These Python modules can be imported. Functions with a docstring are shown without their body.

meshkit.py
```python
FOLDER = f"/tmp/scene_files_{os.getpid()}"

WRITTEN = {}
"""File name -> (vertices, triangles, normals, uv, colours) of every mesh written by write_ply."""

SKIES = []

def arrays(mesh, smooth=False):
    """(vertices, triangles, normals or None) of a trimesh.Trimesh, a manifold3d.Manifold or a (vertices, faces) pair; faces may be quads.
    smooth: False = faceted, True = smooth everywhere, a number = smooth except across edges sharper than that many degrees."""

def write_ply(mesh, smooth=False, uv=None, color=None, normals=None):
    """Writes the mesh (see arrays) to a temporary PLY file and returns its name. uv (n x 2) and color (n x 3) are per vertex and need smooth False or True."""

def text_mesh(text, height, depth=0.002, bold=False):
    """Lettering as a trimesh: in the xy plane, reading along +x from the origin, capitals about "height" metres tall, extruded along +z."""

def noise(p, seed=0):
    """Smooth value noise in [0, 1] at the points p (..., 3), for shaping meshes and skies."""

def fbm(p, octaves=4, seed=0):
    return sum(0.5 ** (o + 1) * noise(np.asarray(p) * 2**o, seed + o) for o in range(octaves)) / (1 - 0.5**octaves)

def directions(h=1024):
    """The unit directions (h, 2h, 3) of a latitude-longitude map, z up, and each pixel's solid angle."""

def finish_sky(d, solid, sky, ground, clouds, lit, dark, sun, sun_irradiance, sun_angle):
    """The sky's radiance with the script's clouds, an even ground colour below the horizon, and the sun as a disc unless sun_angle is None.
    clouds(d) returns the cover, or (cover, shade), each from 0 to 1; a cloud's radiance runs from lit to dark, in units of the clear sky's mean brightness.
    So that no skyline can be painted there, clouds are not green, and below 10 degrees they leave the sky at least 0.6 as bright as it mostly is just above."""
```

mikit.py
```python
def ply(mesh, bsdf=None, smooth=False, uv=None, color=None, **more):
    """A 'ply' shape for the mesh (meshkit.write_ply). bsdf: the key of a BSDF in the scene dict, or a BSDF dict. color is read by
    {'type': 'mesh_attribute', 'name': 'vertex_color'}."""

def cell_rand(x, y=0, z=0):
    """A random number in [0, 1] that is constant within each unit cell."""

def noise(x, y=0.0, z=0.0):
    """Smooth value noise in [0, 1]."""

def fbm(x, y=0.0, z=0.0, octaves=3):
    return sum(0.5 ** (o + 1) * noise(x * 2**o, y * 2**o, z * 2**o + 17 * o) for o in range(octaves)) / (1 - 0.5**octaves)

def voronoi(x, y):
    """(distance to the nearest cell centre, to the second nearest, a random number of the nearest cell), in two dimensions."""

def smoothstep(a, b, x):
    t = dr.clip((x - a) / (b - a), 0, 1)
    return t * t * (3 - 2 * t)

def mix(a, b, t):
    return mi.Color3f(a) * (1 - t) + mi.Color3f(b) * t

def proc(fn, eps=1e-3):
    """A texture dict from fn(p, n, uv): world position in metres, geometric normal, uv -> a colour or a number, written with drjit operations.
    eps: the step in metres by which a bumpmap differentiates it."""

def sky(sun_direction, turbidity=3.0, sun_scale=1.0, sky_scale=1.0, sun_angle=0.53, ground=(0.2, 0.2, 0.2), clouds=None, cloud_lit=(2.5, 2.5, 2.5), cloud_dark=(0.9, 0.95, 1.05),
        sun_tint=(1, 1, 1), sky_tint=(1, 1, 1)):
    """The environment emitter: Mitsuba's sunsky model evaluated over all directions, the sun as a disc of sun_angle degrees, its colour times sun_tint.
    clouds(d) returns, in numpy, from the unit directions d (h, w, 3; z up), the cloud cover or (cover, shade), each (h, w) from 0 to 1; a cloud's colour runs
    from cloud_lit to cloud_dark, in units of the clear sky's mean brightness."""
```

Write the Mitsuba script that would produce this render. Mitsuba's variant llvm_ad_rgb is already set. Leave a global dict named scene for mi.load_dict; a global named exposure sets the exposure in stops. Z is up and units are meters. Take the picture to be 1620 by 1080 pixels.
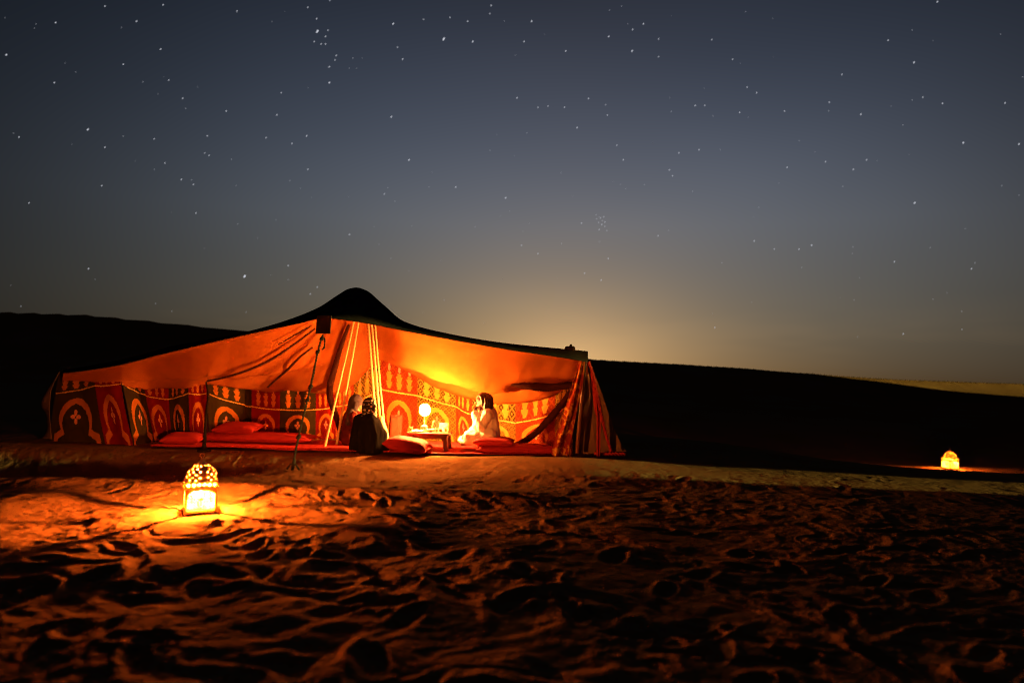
import math, sys
import numpy as np
import trimesh, manifold3d as m3, shapely
from shapely.geometry import Polygon, Point, box as sbox
from scipy.interpolate import PchipInterpolator
from scipy.spatial import cKDTree
import drjit as dr
import mitsuba as mi
import mikit, meshkit
from mikit import noise, fbm, smoothstep, mix, proc

T = mi.ScalarTransform4f
rng = np.random.default_rng(7)
scene, labels = {"type": "scene"}, {}
PI = math.pi

# ------------------------------------------------------------------ camera
EYE = np.array([0.0, 0.0, 1.25])
PITCH, ROLL, FPX = math.atan(47 / 1080), math.radians(1.5), 1080.0
FWD = np.array([0, math.cos(PITCH), math.sin(PITCH)])
UP0 = np.array([0, -math.sin(PITCH), math.cos(PITCH)])
RGT = np.array([1.0, 0, 0]) * math.cos(ROLL) + UP0 * math.sin(ROLL)
UPV = -np.array([1.0, 0, 0]) * math.sin(ROLL) + UP0 * math.cos(ROLL)
scene["camera"] = {
    "type": "thinlens", "fov": math.degrees(2 * math.atan(810 / FPX)), "fov_axis": "x", "aperture_radius": 0.0120, "focus_distance": 9.6,
    "near_clip": 0.05, "far_clip": 3000.0, "to_world": T().look_at(origin=EYE.tolist(), target=(EYE + FWD).tolist(), up=UPV.tolist())}


def at(px, py, Y):
    """The point at depth Y seen at (px, py) of the 1620 x 1080 photograph."""
    d = FWD + RGT * (px - 810) / FPX - UPV * (py - 540) / FPX
    return EYE + d * (Y / d[1])


def pix(p):
    q = np.asarray(p, float) - EYE
    z = q @ FWD
    return np.stack([810 + FPX * (q @ RGT) / z, 540 - FPX * (q @ UPV) / z], -1)


# ------------------------------------------------------------------ sky
def unit(az, el):
    a, e = math.radians(az), math.radians(el)
    return np.array([math.sin(a) * math.cos(e), math.cos(a) * math.cos(e), math.sin(e)])


exposure = 6.0                               # a long night exposure: every source below is 64 times fainter than it looks
GAIN = 2.0**exposure
MOON = unit(88.6, 2.4)


def night(d):
    az = np.degrees(np.arctan2(d[..., 0], d[..., 1]))
    el = np.degrees(np.arcsin(np.clip(d[..., 2], -1, 1)))
    da = np.abs((az - 4.5 + 180) % 360 - 180)
    core = np.exp(-((np.sqrt((da / 1.5) ** 2 + ((el + 1.5) / 1.0) ** 2) / 5.0) ** 1.22))       # glow of the haze at the horizon
    wide = np.exp(-(da / 22.0) ** 1.6) * np.exp(-el / 12.5)
    warm = 0.440 * core + 0.046 * wide
    clear = 0.76 * np.exp(-(np.abs(da - 2) / 31.0) ** 2.4) * np.exp(-(np.maximum(el - 12, 0) / 15.5) ** 1.6) * (0.55 + 0.45 * np.clip(el / 12, 0, 1)) + 0.02
    n = meshkit.fbm(np.stack([az * 0.09, el * 0.55, az * 0 + 3], -1), 4, seed=5)
    streak = np.clip((n - 0.56) * 5, 0, 1) * np.exp(-(((el - 3.2) / 2.0) ** 2))
    n2 = meshkit.fbm(np.stack([az * 0.05, el * 0.12, az * 0 + 9], -1), 3, seed=8)
    warm = warm * (0.92 + 0.16 * n2) + 0.008 * streak
    cover = 1 - clear * (0.95 + 0.10 * n2)
    return cover, 1 - np.clip(warm / np.maximum(cover, 0.05), 0, 1)


scene["sky"] = mikit.sky(MOON, turbidity=3.0, sun_scale=38.0 / GAIN, sky_scale=3.6 / GAIN, ground=(0.1, 0.07, 0.05), clouds=night,
                         cloud_lit=(18.5, 10.6, 4.1), cloud_dark=(0.03, 0.042, 0.06), sky_tint=(1.02, 1.20, 1.98), sun_tint=(1, 2.8, 42.0))
scene["sky"]["sampling_weight"] = 1.0
LAMP = np.array([1.0, 0.21, 0.022])          # colour of the candle flames
MANTLE = np.array([1.0, 0.34, 0.062])        # colour of the gas mantle
CANDLE_L, MANTLE_L = 150000.0 / GAIN, 2500.0 / GAIN


# ------------------------------------------------------------------ helpers
def numbered(name):
    if name not in scene and name not in labels and not any(k.startswith(name + "__") for k in scene):
        return name
    i = 1
    while True:
        k = f"{name}_{i:03d}"
        if k not in scene and k not in labels and not any(q.startswith(k + "__") for q in scene):
            return k
        i += 1


def obj(name, mesh, mat, parent=None, smooth=30, uv=None, emit=None, flip=False):
    key = numbered((parent + "__" if parent else "") + name)
    more = {}
    if emit is not None:
        more["emitter"] = {"type": "area", "radiance": {"type": "rgb", "value": [float(x) for x in emit]}}
    scene[key] = mikit.ply(mesh, mat, smooth=smooth, uv=uv, **more)
    return key


def tag(key, label, cat=None, group=None, kind=None):
    labels[key] = {"label": label}
    if cat:
        labels[key]["category"] = cat
    if group:
        labels[key]["group"] = group
    if kind:
        labels[key]["kind"] = kind
    return key


def thing(name, label, cat, group=None):
    return tag(numbered(name), label, cat, group)


def cat_mesh(ms):
    return trimesh.util.concatenate(ms)


def tube(pts, rad, sides=10, caps=True):
    p = np.asarray(pts, float)
    n = len(p)
    rad = np.broadcast_to(rad, (n,)).astype(float)
    t = np.gradient(p, axis=0)
    t /= np.linalg.norm(t, axis=1, keepdims=True) + 1e-12
    a = np.cross(t[0], [0, 0, 1.0] if abs(t[0][2]) < 0.9 else [1.0, 0, 0])
    A = []
    for i in range(n):
        a = a - t[i] * (a @ t[i])
        a = a / np.linalg.norm(a)
        A.append(a)
    A = np.array(A)
    B = np.cross(t, A)
    ang = np.arange(sides) * 2 * PI / sides
    v = (p[:, None] + rad[:, None, None] * (np.cos(ang)[None, :, None] * A[:, None] + np.sin(ang)[None, :, None] * B[:, None])).reshape(-1, 3)
    f = []
    for i in range(n - 1):
        for j in range(sides):
            k = (j + 1) % sides
            a0, a1, b0, b1 = i * sides + j, i * sides + k, (i + 1) * sides + j, (i + 1) * sides + k
            f += [[a0, a1, b1], [a0, b1, b0]]
    if caps:
        v = np.vstack([v, p[:1], p[-1:]])
        c0, c1 = len(v) - 2, len(v) - 1
        for j in range(sides):
            k = (j + 1) % sides
            f += [[c0, k, j], [c1, (n - 1) * sides + j, (n - 1) * sides + k]]
    return trimesh.Trimesh(v, np.array(f), process=False)


def smooth_path(pts, n=24):
    p = np.asarray(pts, float)
    s = np.r_[0, np.cumsum(np.linalg.norm(np.diff(p, axis=0), axis=1))]
    q = np.linspace(0, s[-1], n)
    return np.stack([PchipInterpolator(s, p[:, k])(q) for k in range(3)], -1)


def rope(pts, r, twist=60, n=None, strands=2):
    """A twisted cord of STRANDS strands."""
    p = np.asarray(pts, float)
    L = np.linalg.norm(np.diff(p, axis=0), axis=1).sum()
    n = n or int(L / 0.012) + 8
    p = smooth_path(p, n)
    t = np.gradient(p, axis=0)
    t /= np.linalg.norm(t, axis=1, keepdims=True)
    a = np.cross(t, [0.3, 0.9, 0.1])
    a /= np.linalg.norm(a, axis=1, keepdims=True)
    b = np.cross(t, a)
    ph = np.linspace(0, L * twist, n)
    return cat_mesh([tube(p + 0.62 * r * (np.cos(ph + k)[:, None] * a + np.sin(ph + k)[:, None] * b), 0.62 * r, 6) for k in np.arange(strands) * 2 * PI / strands])


def lathe(profile, sides=24, center=(0, 0, 0)):
    pr = np.asarray(profile, float)
    m = trimesh.creation.revolve(pr, sections=sides)
    m.apply_translation(center)
    return m


def bx(cx, cy, cz, sx, sy, sz, r=0.004):
    r = min(r, 0.45 * min(sx, sy, sz))
    x, y, z = sx / 2 - r, sy / 2 - r, sz / 2 - r
    s = m3.Manifold.sphere(r, 8)
    m = m3.Manifold.batch_hull([s.translate([a * x, b * y, c * z]) for a in (-1, 1) for b in (-1, 1) for c in (-1, 1)]).to_mesh()
    t = trimesh.Trimesh(m.vert_properties[:, :3], m.tri_verts, process=False)
    t.apply_translation([cx, cy, cz])
    return t


def rotz(m, deg, about=(0, 0, 0)):
    m = m.copy()
    m.apply_transform(trimesh.transformations.rotation_matrix(math.radians(deg), [0, 0, 1], about))
    return m


def shell(P, t=0.006, uvw=None, flip=False):
    """A sheet of cloth of thickness T through the grid P (nu, nv, 3): (mesh, uv)."""
    nu, nv = P.shape[:2]
    du, dv = np.gradient(P, axis=0), np.gradient(P, axis=1)
    N = np.cross(du, dv)
    N /= np.linalg.norm(N, axis=-1, keepdims=True) + 1e-12
    if flip:
        N = -N
    if uvw is None:
        uvw = np.stack(np.meshgrid(np.linspace(0, 1, nu), np.linspace(0, 1, nv), indexing="ij"), -1)
    v = np.vstack([(P + N * t / 2).reshape(-1, 3), (P - N * t / 2).reshape(-1, 3)])
    uv = np.vstack([uvw.reshape(-1, 2)] * 2)
    i, j = np.meshgrid(np.arange(nu - 1), np.arange(nv - 1), indexing="ij")
    a, b, c, d = (x.ravel() for x in (i * nv + j, (i + 1) * nv + j, (i + 1) * nv + j + 1, i * nv + j + 1))
    top = np.vstack([np.stack([a, b, c], 1), np.stack([a, c, d], 1)])
    if flip:
        top = top[:, ::-1]
    M = nu * nv
    f = [top, top[:, ::-1] + M]
    ring = np.concatenate([np.arange(nu) * nv, (nu - 1) * nv + np.arange(1, nv), np.arange(nu - 2, -1, -1) * nv + nv - 1, np.arange(nv - 2, 0, -1)])
    base = len(v)
    v = np.vstack([v, v[ring], v[ring + M]])
    uv = np.vstack([uv, uv[ring], uv[ring + M]])
    n = len(ring)
    k = np.arange(n)
    k2 = (k + 1) % n
    side = np.vstack([np.stack([base + k, base + n + k, base + k2], 1), np.stack([base + k2, base + n + k, base + n + k2], 1)])
    f.append(side if not flip else side[:, ::-1])
    return trimesh.Trimesh(v, np.vstack(f), process=False), uv


def cloth(name, P, mat, parent, t=0.006, uvw=None):
    m, uv = shell(P, t, uvw)
    return obj(name, m, mat, parent, smooth=True, uv=uv)


def pillow(sx, sy, sz, n=28, seed=0, e=0.55, pinch=0.10):
    """A stuffed cushion, flat on its back: pinched corners, a seam all round."""
    u, w = np.meshgrid(np.linspace(-1, 1, n), np.linspace(-1, 1, n), indexing="ij")
    X, Y = np.sign(u) * np.abs(u) ** 0.8, np.sign(w) * np.abs(w) ** 0.8
    k = 1 - pinch * (1 - np.minimum(np.abs(X), np.abs(Y)) ** 2) * np.maximum(np.abs(X), np.abs(Y)) ** 4
    h = (np.clip(1 - X**4, 0, 1) * np.clip(1 - Y**4, 0, 1)) ** e
    x, y = X * k * sx / 2, Y * k * sy / 2
    wr = (meshkit.fbm(np.stack([x * 9, y * 9, x * 0 + seed], -1), 3, seed=seed) - 0.5) * 0.10 * h
    top = np.stack([x, y, sz / 2 * (h + wr) + 0.004], -1)
    bot = np.stack([x, y, -sz / 2 * (h * 0.8) - 0.004], -1)
    v = np.vstack([top.reshape(-1, 3), bot.reshape(-1, 3)])
    i, j = np.meshgrid(np.arange(n - 1), np.arange(n - 1), indexing="ij")
    a, b, c, d = (q.ravel() for q in (i * n + j, (i + 1) * n + j, (i + 1) * n + j + 1, i * n + j + 1))
    f = np.vstack([np.stack([a, b, c], 1), np.stack([a, c, d], 1)])
    M = n * n
    ring = np.concatenate([np.arange(n) * n, (n - 1) * n + np.arange(1, n), np.arange(n - 2, -1, -1) * n + n - 1, np.arange(n - 2, 0, -1)])
    k2 = np.roll(ring, -1)
    side = np.vstack([np.stack([ring, ring + M, k2], 1), np.stack([k2, ring + M, k2 + M], 1)])
    return trimesh.Trimesh(v, np.vstack([f, f[:, ::-1] + M, side]), process=False)


def place(m, loc, rz=0, rx=0, ry=0):
    m = m.copy()
    tf = trimesh.transformations
    m.apply_transform(tf.rotation_matrix(math.radians(rx), [1, 0, 0]))
    m.apply_transform(tf.rotation_matrix(math.radians(ry), [0, 1, 0]))
    m.apply_transform(tf.rotation_matrix(math.radians(rz), [0, 0, 1]))
    m.apply_translation(loc)
    return m


def body(bones, edge=0.014, it=10, extra=()):
    """One continuous surface round the bones ((p, radius, q, radius), ...)."""
    parts = []
    for p, r, q, s in bones:
        n = 10 if max(r, s) < 0.02 else 18
        parts.append(m3.Manifold.batch_hull([m3.Manifold.sphere(r, n).translate(list(map(float, p))), m3.Manifold.sphere(s, n).translate(list(map(float, q)))]))
    parts += list(extra)
    m = m3.Manifold.batch_boolean(parts, m3.OpType.Add).refine_to_length(edge).to_mesh()
    t = trimesh.Trimesh(m.vert_properties[:, :3], m.tri_verts, process=True)
    trimesh.smoothing.filter_taubin(t, lamb=0.5, nu=0.52, iterations=it)
    return t


def ellipsoid(c, r, sub=3):
    m = trimesh.creation.icosphere(sub)
    m.vertices = m.vertices * np.asarray(r) + np.asarray(c)
    return m


# ------------------------------------------------------------------ materials
def rgb(c):
    return {"type": "rgb", "value": list(map(float, c))}


def diffuse(tex):
    return {"type": "twosided", "bsdf": {"type": "diffuse", "reflectance": tex}}


def bumped(tex, height, eps=0.002):
    return {"type": "twosided", "bsdf": {"type": "bumpmap", "arbitrary": proc(height, eps), "scale": 1.0, "bsdf": {"type": "diffuse", "reflectance": tex}}}


def principled(tex, rough=0.5, metal=0.0, sheen=0.0):
    return {"type": "twosided", "bsdf": {"type": "principled", "base_color": tex, "roughness": rough, "metallic": metal, "sheen": sheen, "specular": 0.4}}


def cloth_col(c, var=0.25, scale=14.0):
    c = np.array(c)

    def f(p, n, uv):
        k = fbm(p.x * scale, p.y * scale, p.z * scale, 3)
        w = noise(p.x * 160, p.y * 160, p.z * 160)
        s = 1 - var + 2 * var * (0.7 * k + 0.3 * w)
        return mi.Color3f(float(c[0]), float(c[1]), float(c[2])) * s
    return proc(f)


def sand_col(p, n, uv):
    big = fbm(p.x * 0.5, p.y * 0.5, 0, 3)
    fine = noise(p.x * 170, p.y * 170, p.z * 170)
    peb = noise(p.x * 38, p.y * 38, 3.0)
    c = mix((0.155, 0.076, 0.032), (0.210, 0.108, 0.048), big)
    return c * (0.80 + 0.40 * fine) * (1 - 0.45 * smoothstep(0.80, 0.88, peb))


def sand_bump(p, n, uv):
    return 0.010 * fbm(p.x * 24, p.y * 24, p.z * 24, 3) + 0.0022 * noise(p.x * 130, p.y * 130, p.z * 130)


M = scene
M["sand_mat"] = {"type": "twosided", "bsdf": {"type": "bumpmap", "arbitrary": proc(sand_bump, 0.003), "scale": 1.0, "bsdf": {"type": "diffuse", "reflectance": proc(sand_col)}}}
M["outer_wool"] = diffuse(cloth_col((0.030, 0.022, 0.017), 0.3, 8))


def lining_col(p, n, uv):
    k = fbm(p.x * 3.0, p.y * 3.0, p.z * 3.0, 4)
    w = noise(p.x * 120, p.y * 30, p.z * 120)
    stain = smoothstep(0.55, 0.75, fbm(p.x * 1.1 + 7, p.y * 1.1, p.z * 1.1, 3))
    return mix((0.24, 0.058, 0.011), (0.35, 0.092, 0.019), k) * (0.88 + 0.2 * w) * (1 - 0.20 * stain)


M["lining_mat"] = diffuse(proc(lining_col))
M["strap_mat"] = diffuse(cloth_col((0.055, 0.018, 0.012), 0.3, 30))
M["black_rope"] = diffuse(cloth_col((0.018, 0.014, 0.010), 0.4, 60))


def corner_col(p, n, uv):
    w = noise(p.x * 60, p.y * 60, p.z * 60)
    k = smoothstep(0.52, 0.60, fbm(p.x * 22 + p.z * 9, p.y * 22, p.z * 15, 2))
    return mix((0.20, 0.022, 0.010), (0.40, 0.18, 0.03), k) * (0.75 + 0.5 * w)


M["corner_cloth"] = diffuse(proc(corner_col))
M["canvas_mat"] = diffuse(cloth_col((0.17, 0.105, 0.06), 0.25, 9))
M["wood_pole"] = principled(proc(lambda p, n, uv: mix((0.45, 0.30, 0.15), (0.55, 0.38, 0.20), fbm(p.x * 60, p.y * 60, p.z * 5, 3))), 0.6)
M["dark_wood"] = principled(proc(lambda p, n, uv: mix((0.10, 0.030, 0.014), (0.19, 0.060, 0.025), fbm(p.x * 9, p.y * 60, p.z * 60, 3))), 0.45)
M["red_cloth"] = principled(cloth_col((0.30, 0.010, 0.010), 0.25, 10), 0.9, 0, 0.3)
M["orange_cloth"] = principled(cloth_col((0.15, 0.016, 0.003), 0.15, 10), 0.9)
M["red_braid"] = diffuse(cloth_col((0.36, 0.035, 0.022), 0.35, 40))
M["cream_cloth"] = diffuse(cloth_col((0.50, 0.38, 0.20), 0.12, 20))
M["white_cloth"] = diffuse(cloth_col((0.80, 0.79, 0.76), 0.05, 20))
M["black_cloth"] = diffuse(cloth_col((0.009, 0.008, 0.008), 0.3, 20))
M["maroon_cloth"] = diffuse(cloth_col((0.070, 0.012, 0.011), 0.4, 16))
M["purple_cloth"] = diffuse(cloth_col((0.045, 0.034, 0.046), 0.35, 22))
M["skin"] = principled(cloth_col((0.26, 0.13, 0.075), 0.06, 30), 0.5)
M["hair"] = principled(cloth_col((0.045, 0.018, 0.012), 0.4, 70), 0.5)
M["eye_dark"] = principled(rgb((0.02, 0.012, 0.01)), 0.2)
M["lip"] = principled(rgb((0.38, 0.13, 0.09)), 0.5)
M["brass"] = {"type": "twosided", "bsdf": {"type": "principled", "base_color": proc(lambda p, n, uv: mix((0.60, 0.36, 0.15), (0.74, 0.48, 0.22), fbm(p.x * 40, p.y * 40, p.z * 40, 3))), "roughness": 0.55, "metallic": 0.35}}
M["wax"] = diffuse(rgb((0.80, 0.74, 0.60)))
M["ceramic"] = principled(rgb((0.80, 0.76, 0.68)), 0.2)
M["steel"] = principled(rgb((0.55, 0.50, 0.45)), 0.3, 0.8)
M["glass"] = {"type": "dielectric", "int_ior": 1.5, "ext_ior": 1.0}
M["tea"] = diffuse(rgb((0.55, 0.28, 0.05)))
M["bread"] = diffuse(cloth_col((0.66, 0.42, 0.20), 0.3, 30))
M["glow_black"] = {"type": "diffuse", "reflectance": rgb((0.0, 0.0, 0.0))}


def checker_scarf(p, n, uv):
    a = noise(p.x * 38, p.y * 38, p.z * 38)
    return mix((0.02, 0.017, 0.017), (0.26, 0.23, 0.21), smoothstep(0.56, 0.66, a))


M["scarf_mat"] = diffuse(proc(checker_scarf))


# printed wall hangings: an arch, a four-petalled flower, a hem line and three torches above it; the richer ones carry a woven lattice
def profile(y):
    a = dr.select(y < 0.11, 0.43, dr.select(y < 0.17, 0.43 - (y - 0.11) * 2.4, 0.286))
    b = 0.286 + 0.050 * dr.sin(dr.clip((y - 0.17) / 0.20, 0, 1) * 2.2)
    t = dr.clip((y - 0.345) / 0.185, 0, 1)
    c = 0.334 * dr.sqrt(1 - t * t) * (1 - 0.12 * t)
    r = dr.select(y < 0.17, a, dr.select(y < 0.345, b, c))
    return dr.select(y > 0.53, -1.0, r)


def hanging(ground, arch, lattice, latcol):
    def f(p, n, uv):
        x, y = uv.x - 0.5, uv.y
        wob = 0.012 * (noise(uv.x * 24, uv.y * 24, 5.0) - 0.5)
        x, y = x + wob, y + wob
        fade = 0.82 + 0.30 * fbm(p.x * 12, p.y * 12, p.z * 12, 3) + 0.10 * (noise(p.x * 190, p.z * 190, p.y * 190) - 0.5)
        c = mi.Color3f(*ground)
        if lattice > 0:
            sx, sy = uv.x * 6.0, uv.y * 10.0
            d1, d2 = dr.abs((sx + sy) - dr.round(sx + sy)), dr.abs((sx - sy) - dr.round(sx - sy))
            line = dr.maximum(smoothstep(0.17, 0.10, d1), smoothstep(0.17, 0.10, d2))
            cx, cy = (sx + sy) - dr.floor(sx + sy) - 0.5, (sx - sy) - dr.floor(sx - sy) - 0.5
            dot = smoothstep(0.24, 0.15, dr.sqrt(cx * cx + cy * cy))
            c = mix(c, latcol, lattice * dr.maximum(line, dot))
        ax = dr.abs(x)
        inner = profile(y + 0.058) - 0.080
        band = (ax < profile(y)) & (ax > inner) & (y > 0.005)
        c = dr.select(band, mi.Color3f(*arch), c)
        px, py = x, (y - 0.315) * 1.15
        pet = dr.minimum(dr.square(px / 0.030) + dr.square((dr.abs(py) - 0.055) / 0.042), dr.square((dr.abs(px) - 0.055) / 0.042) + dr.square(py / 0.030))
        c = dr.select(pet < 1, mi.Color3f(0.60, 0.22, 0.15), c)
        c = dr.select(dr.abs(uv.y - 0.62) < 0.009, mi.Color3f(0.66, 0.34, 0.10), c)
        k = dr.round(x / 0.27)
        tx, ty = dr.abs(x - k * 0.27), (y - 0.655) / 0.235
        saw = ty * 3 - dr.floor(ty * 3)
        w = 0.042 + 0.046 * saw * dr.select(ty > 0.12, 1.0, 0.4)
        on = (ty > 0) & (ty < 0.80) & (tx < w) & (dr.abs(k) < 1.5)
        c = dr.select(on, mi.Color3f(*arch), c)
        fl = (ty > 0.83) & (ty < 1.2) & (dr.square(tx / 0.034) + dr.square((ty - 1.0) / 0.18) < 1) & (dr.abs(k) < 1.5)
        c = dr.select(fl, mi.Color3f(0.66, 0.26, 0.16), c)
        return c * fade
    return proc(f)


M["hang_red"] = diffuse(hanging((0.17, 0.007, 0.005), (0.46, 0.13, 0.022), 0.0, (0, 0, 0)))
M["hang_dark"] = diffuse(hanging((0.040, 0.026, 0.008), (0.46, 0.14, 0.022), 0.0, (0, 0, 0)))
M["hang_red_lattice"] = diffuse(hanging((0.17, 0.014, 0.006), (0.42, 0.20, 0.032), 0.6, (0.30, 0.065, 0.016)))
M["hang_gold_lattice"] = diffuse(hanging((0.040, 0.014, 0.003), (0.44, 0.25, 0.040), 0.85, (0.30, 0.165, 0.026)))


# ------------------------------------------------------------------ ground
def ss(a, b, x):
    t = np.clip((x - a) / (b - a), 0, 1)
    return t * t * (3 - 2 * t)


CREST_PX = [(-400, 462), (-150, 480), (0, 493), (120, 497), (240, 508), (390, 523), (560, 538), (760, 553), (940, 568), (1100, 577), (1250, 588), (1400, 598.5), (1500, 602.5), (1620, 606.5), (1800, 611), (2000, 616)]
CY, CSLOPE = 62.0, 0.30
_c = []
for a, b in CREST_PX:                                   # the crest runs obliquely, farther away at the right
    tx = at(a, b, 1.0)[0]
    _c.append(at(a, b, CY / (1 - CSLOPE * tx)))
_c = np.array(_c)
crest_x = PchipInterpolator(_c[:, 0], _c[:, 2], extrapolate=False)
LANTERN = np.array([at(316, 811, 5.67)[0], 5.67])


def macro(X, Y):
    right = ss(-1.2, 1.2, X)
    z = -0.13 * ss(2, 8, X) - 0.50 * ss(10.3, 14.2, Y) * ss(3.5, 9, X) - 0.25 * ss(13, 17, Y) * ss(-2, 6, X) * (1 - ss(3.5, 9, X))
    z = z - (0.15 + 0.20 * ss(-2.5, -7.0, X)) * ss(6.6, 7.8, Y) * (1 - ss(8.7, 9.75, Y)) * (1 - right)                # the ground dips between the lantern's rise and the tent's terrace
    z = z + 0.08 * np.exp(-(((Y - 6.75) / 0.33) ** 2)) * ss(-6.5, -4.5, X) * ss(0.9, -0.6, X)      # a low lip behind the lantern
    z = z + 0.075 * ss(-1.8, 0.3, X) * ss(3.0, 0.9, X) * ss(7.7, 8.5, Y) * ss(9.95, 9.5, Y)
    z = z - 0.45 * ss(15.3, 17.5, Y) * (1 - ss(20, 30, Y)) * ss(2, 6, X)
    z = z - 0.05 * ss(8.5, 7.8, Y) * ss(0.0, 2.0, X)                                     # the terrace edge at the right
    lr, la = np.hypot(X - LANTERN[0], Y - LANTERN[1]), np.arctan2(Y - LANTERN[1], X - LANTERN[0])
    z = z + 0.085 * np.exp(-(((lr - 1.55) / 0.42) ** 2)) * (0.35 + 0.65 * ss(0.25, -0.45, np.cos(la + 0.5))) * ss(6.6, 5.9, Y)   # a shallow hollow round the lantern
    z = z + 0.03 * np.exp(-((X - LANTERN[0]) ** 2 + (Y - LANTERN[1]) ** 2) / 0.5)
    yc = CY + CSLOPE * np.clip(X, _c[0, 0], _c[-1, 0])
    cz = crest_x(np.clip(X, _c[0, 0], _c[-1, 0]))
    cz = np.where(np.isnan(cz), _c[0, 2], cz)
    base = z
    ys = 27 + (yc - 7.0 - 27) * ss(10, 48, X)
    t = np.clip((Y - ys) / (yc - ys), 0, 1)
    up = base + (cz - base) * t ** 1.7
    down = cz - 0.55 * (Y - yc)
    z = np.where(Y <= yc, np.where(Y > ys, up, base), np.maximum(down, -9.0))
    return z


def added_side_dunes(X, Y):
    """Unseen dunes added right of the frame to block the moon, with a low saddle that lets the moonlight through along the terrace."""
    yy = Y - X * MOON[1] / MOON[0]
    far = 13.5 * ss(0, 12, X - (0.76 * np.maximum(Y, 10.2) + 3.6)) * ss(9.15, 11.4, yy) * (1 - ss(60, 79, Y))
    near = 4.0 * ss(11.5, 15.5, X) * ss(8.75, 6.5, yy) * ss(-30, -12, Y)
    return np.maximum(far, near)


def lumps(X, Y):
    P = np.stack([X, Y, np.zeros_like(X)], -1)
    a = 0.055 * (meshkit.fbm(P * 1.1, 3, seed=1) - 0.5)
    w = meshkit.fbm(P * 2.0 + 5, 2, seed=4)
    Q = P * np.array([2.3, 2.9, 1]) + (w[..., None] - 0.5) * 2.2
    r = 1 - np.sqrt((2 * meshkit.fbm(Q, 3, seed=2) - 1) ** 2 + 0.008)
    b = 0.036 * (r**1.3 - 0.5)
    k = meshkit.fbm(P * np.array([9, 11, 1]), 4, seed=3)
    c = 0.020 * (k - 0.5) * ss(0.35, 0.65, meshkit.fbm(P * 1.7 + 9, 2, seed=6)) + 0.006 * (k - 0.5)
    return a + b + c


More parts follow.
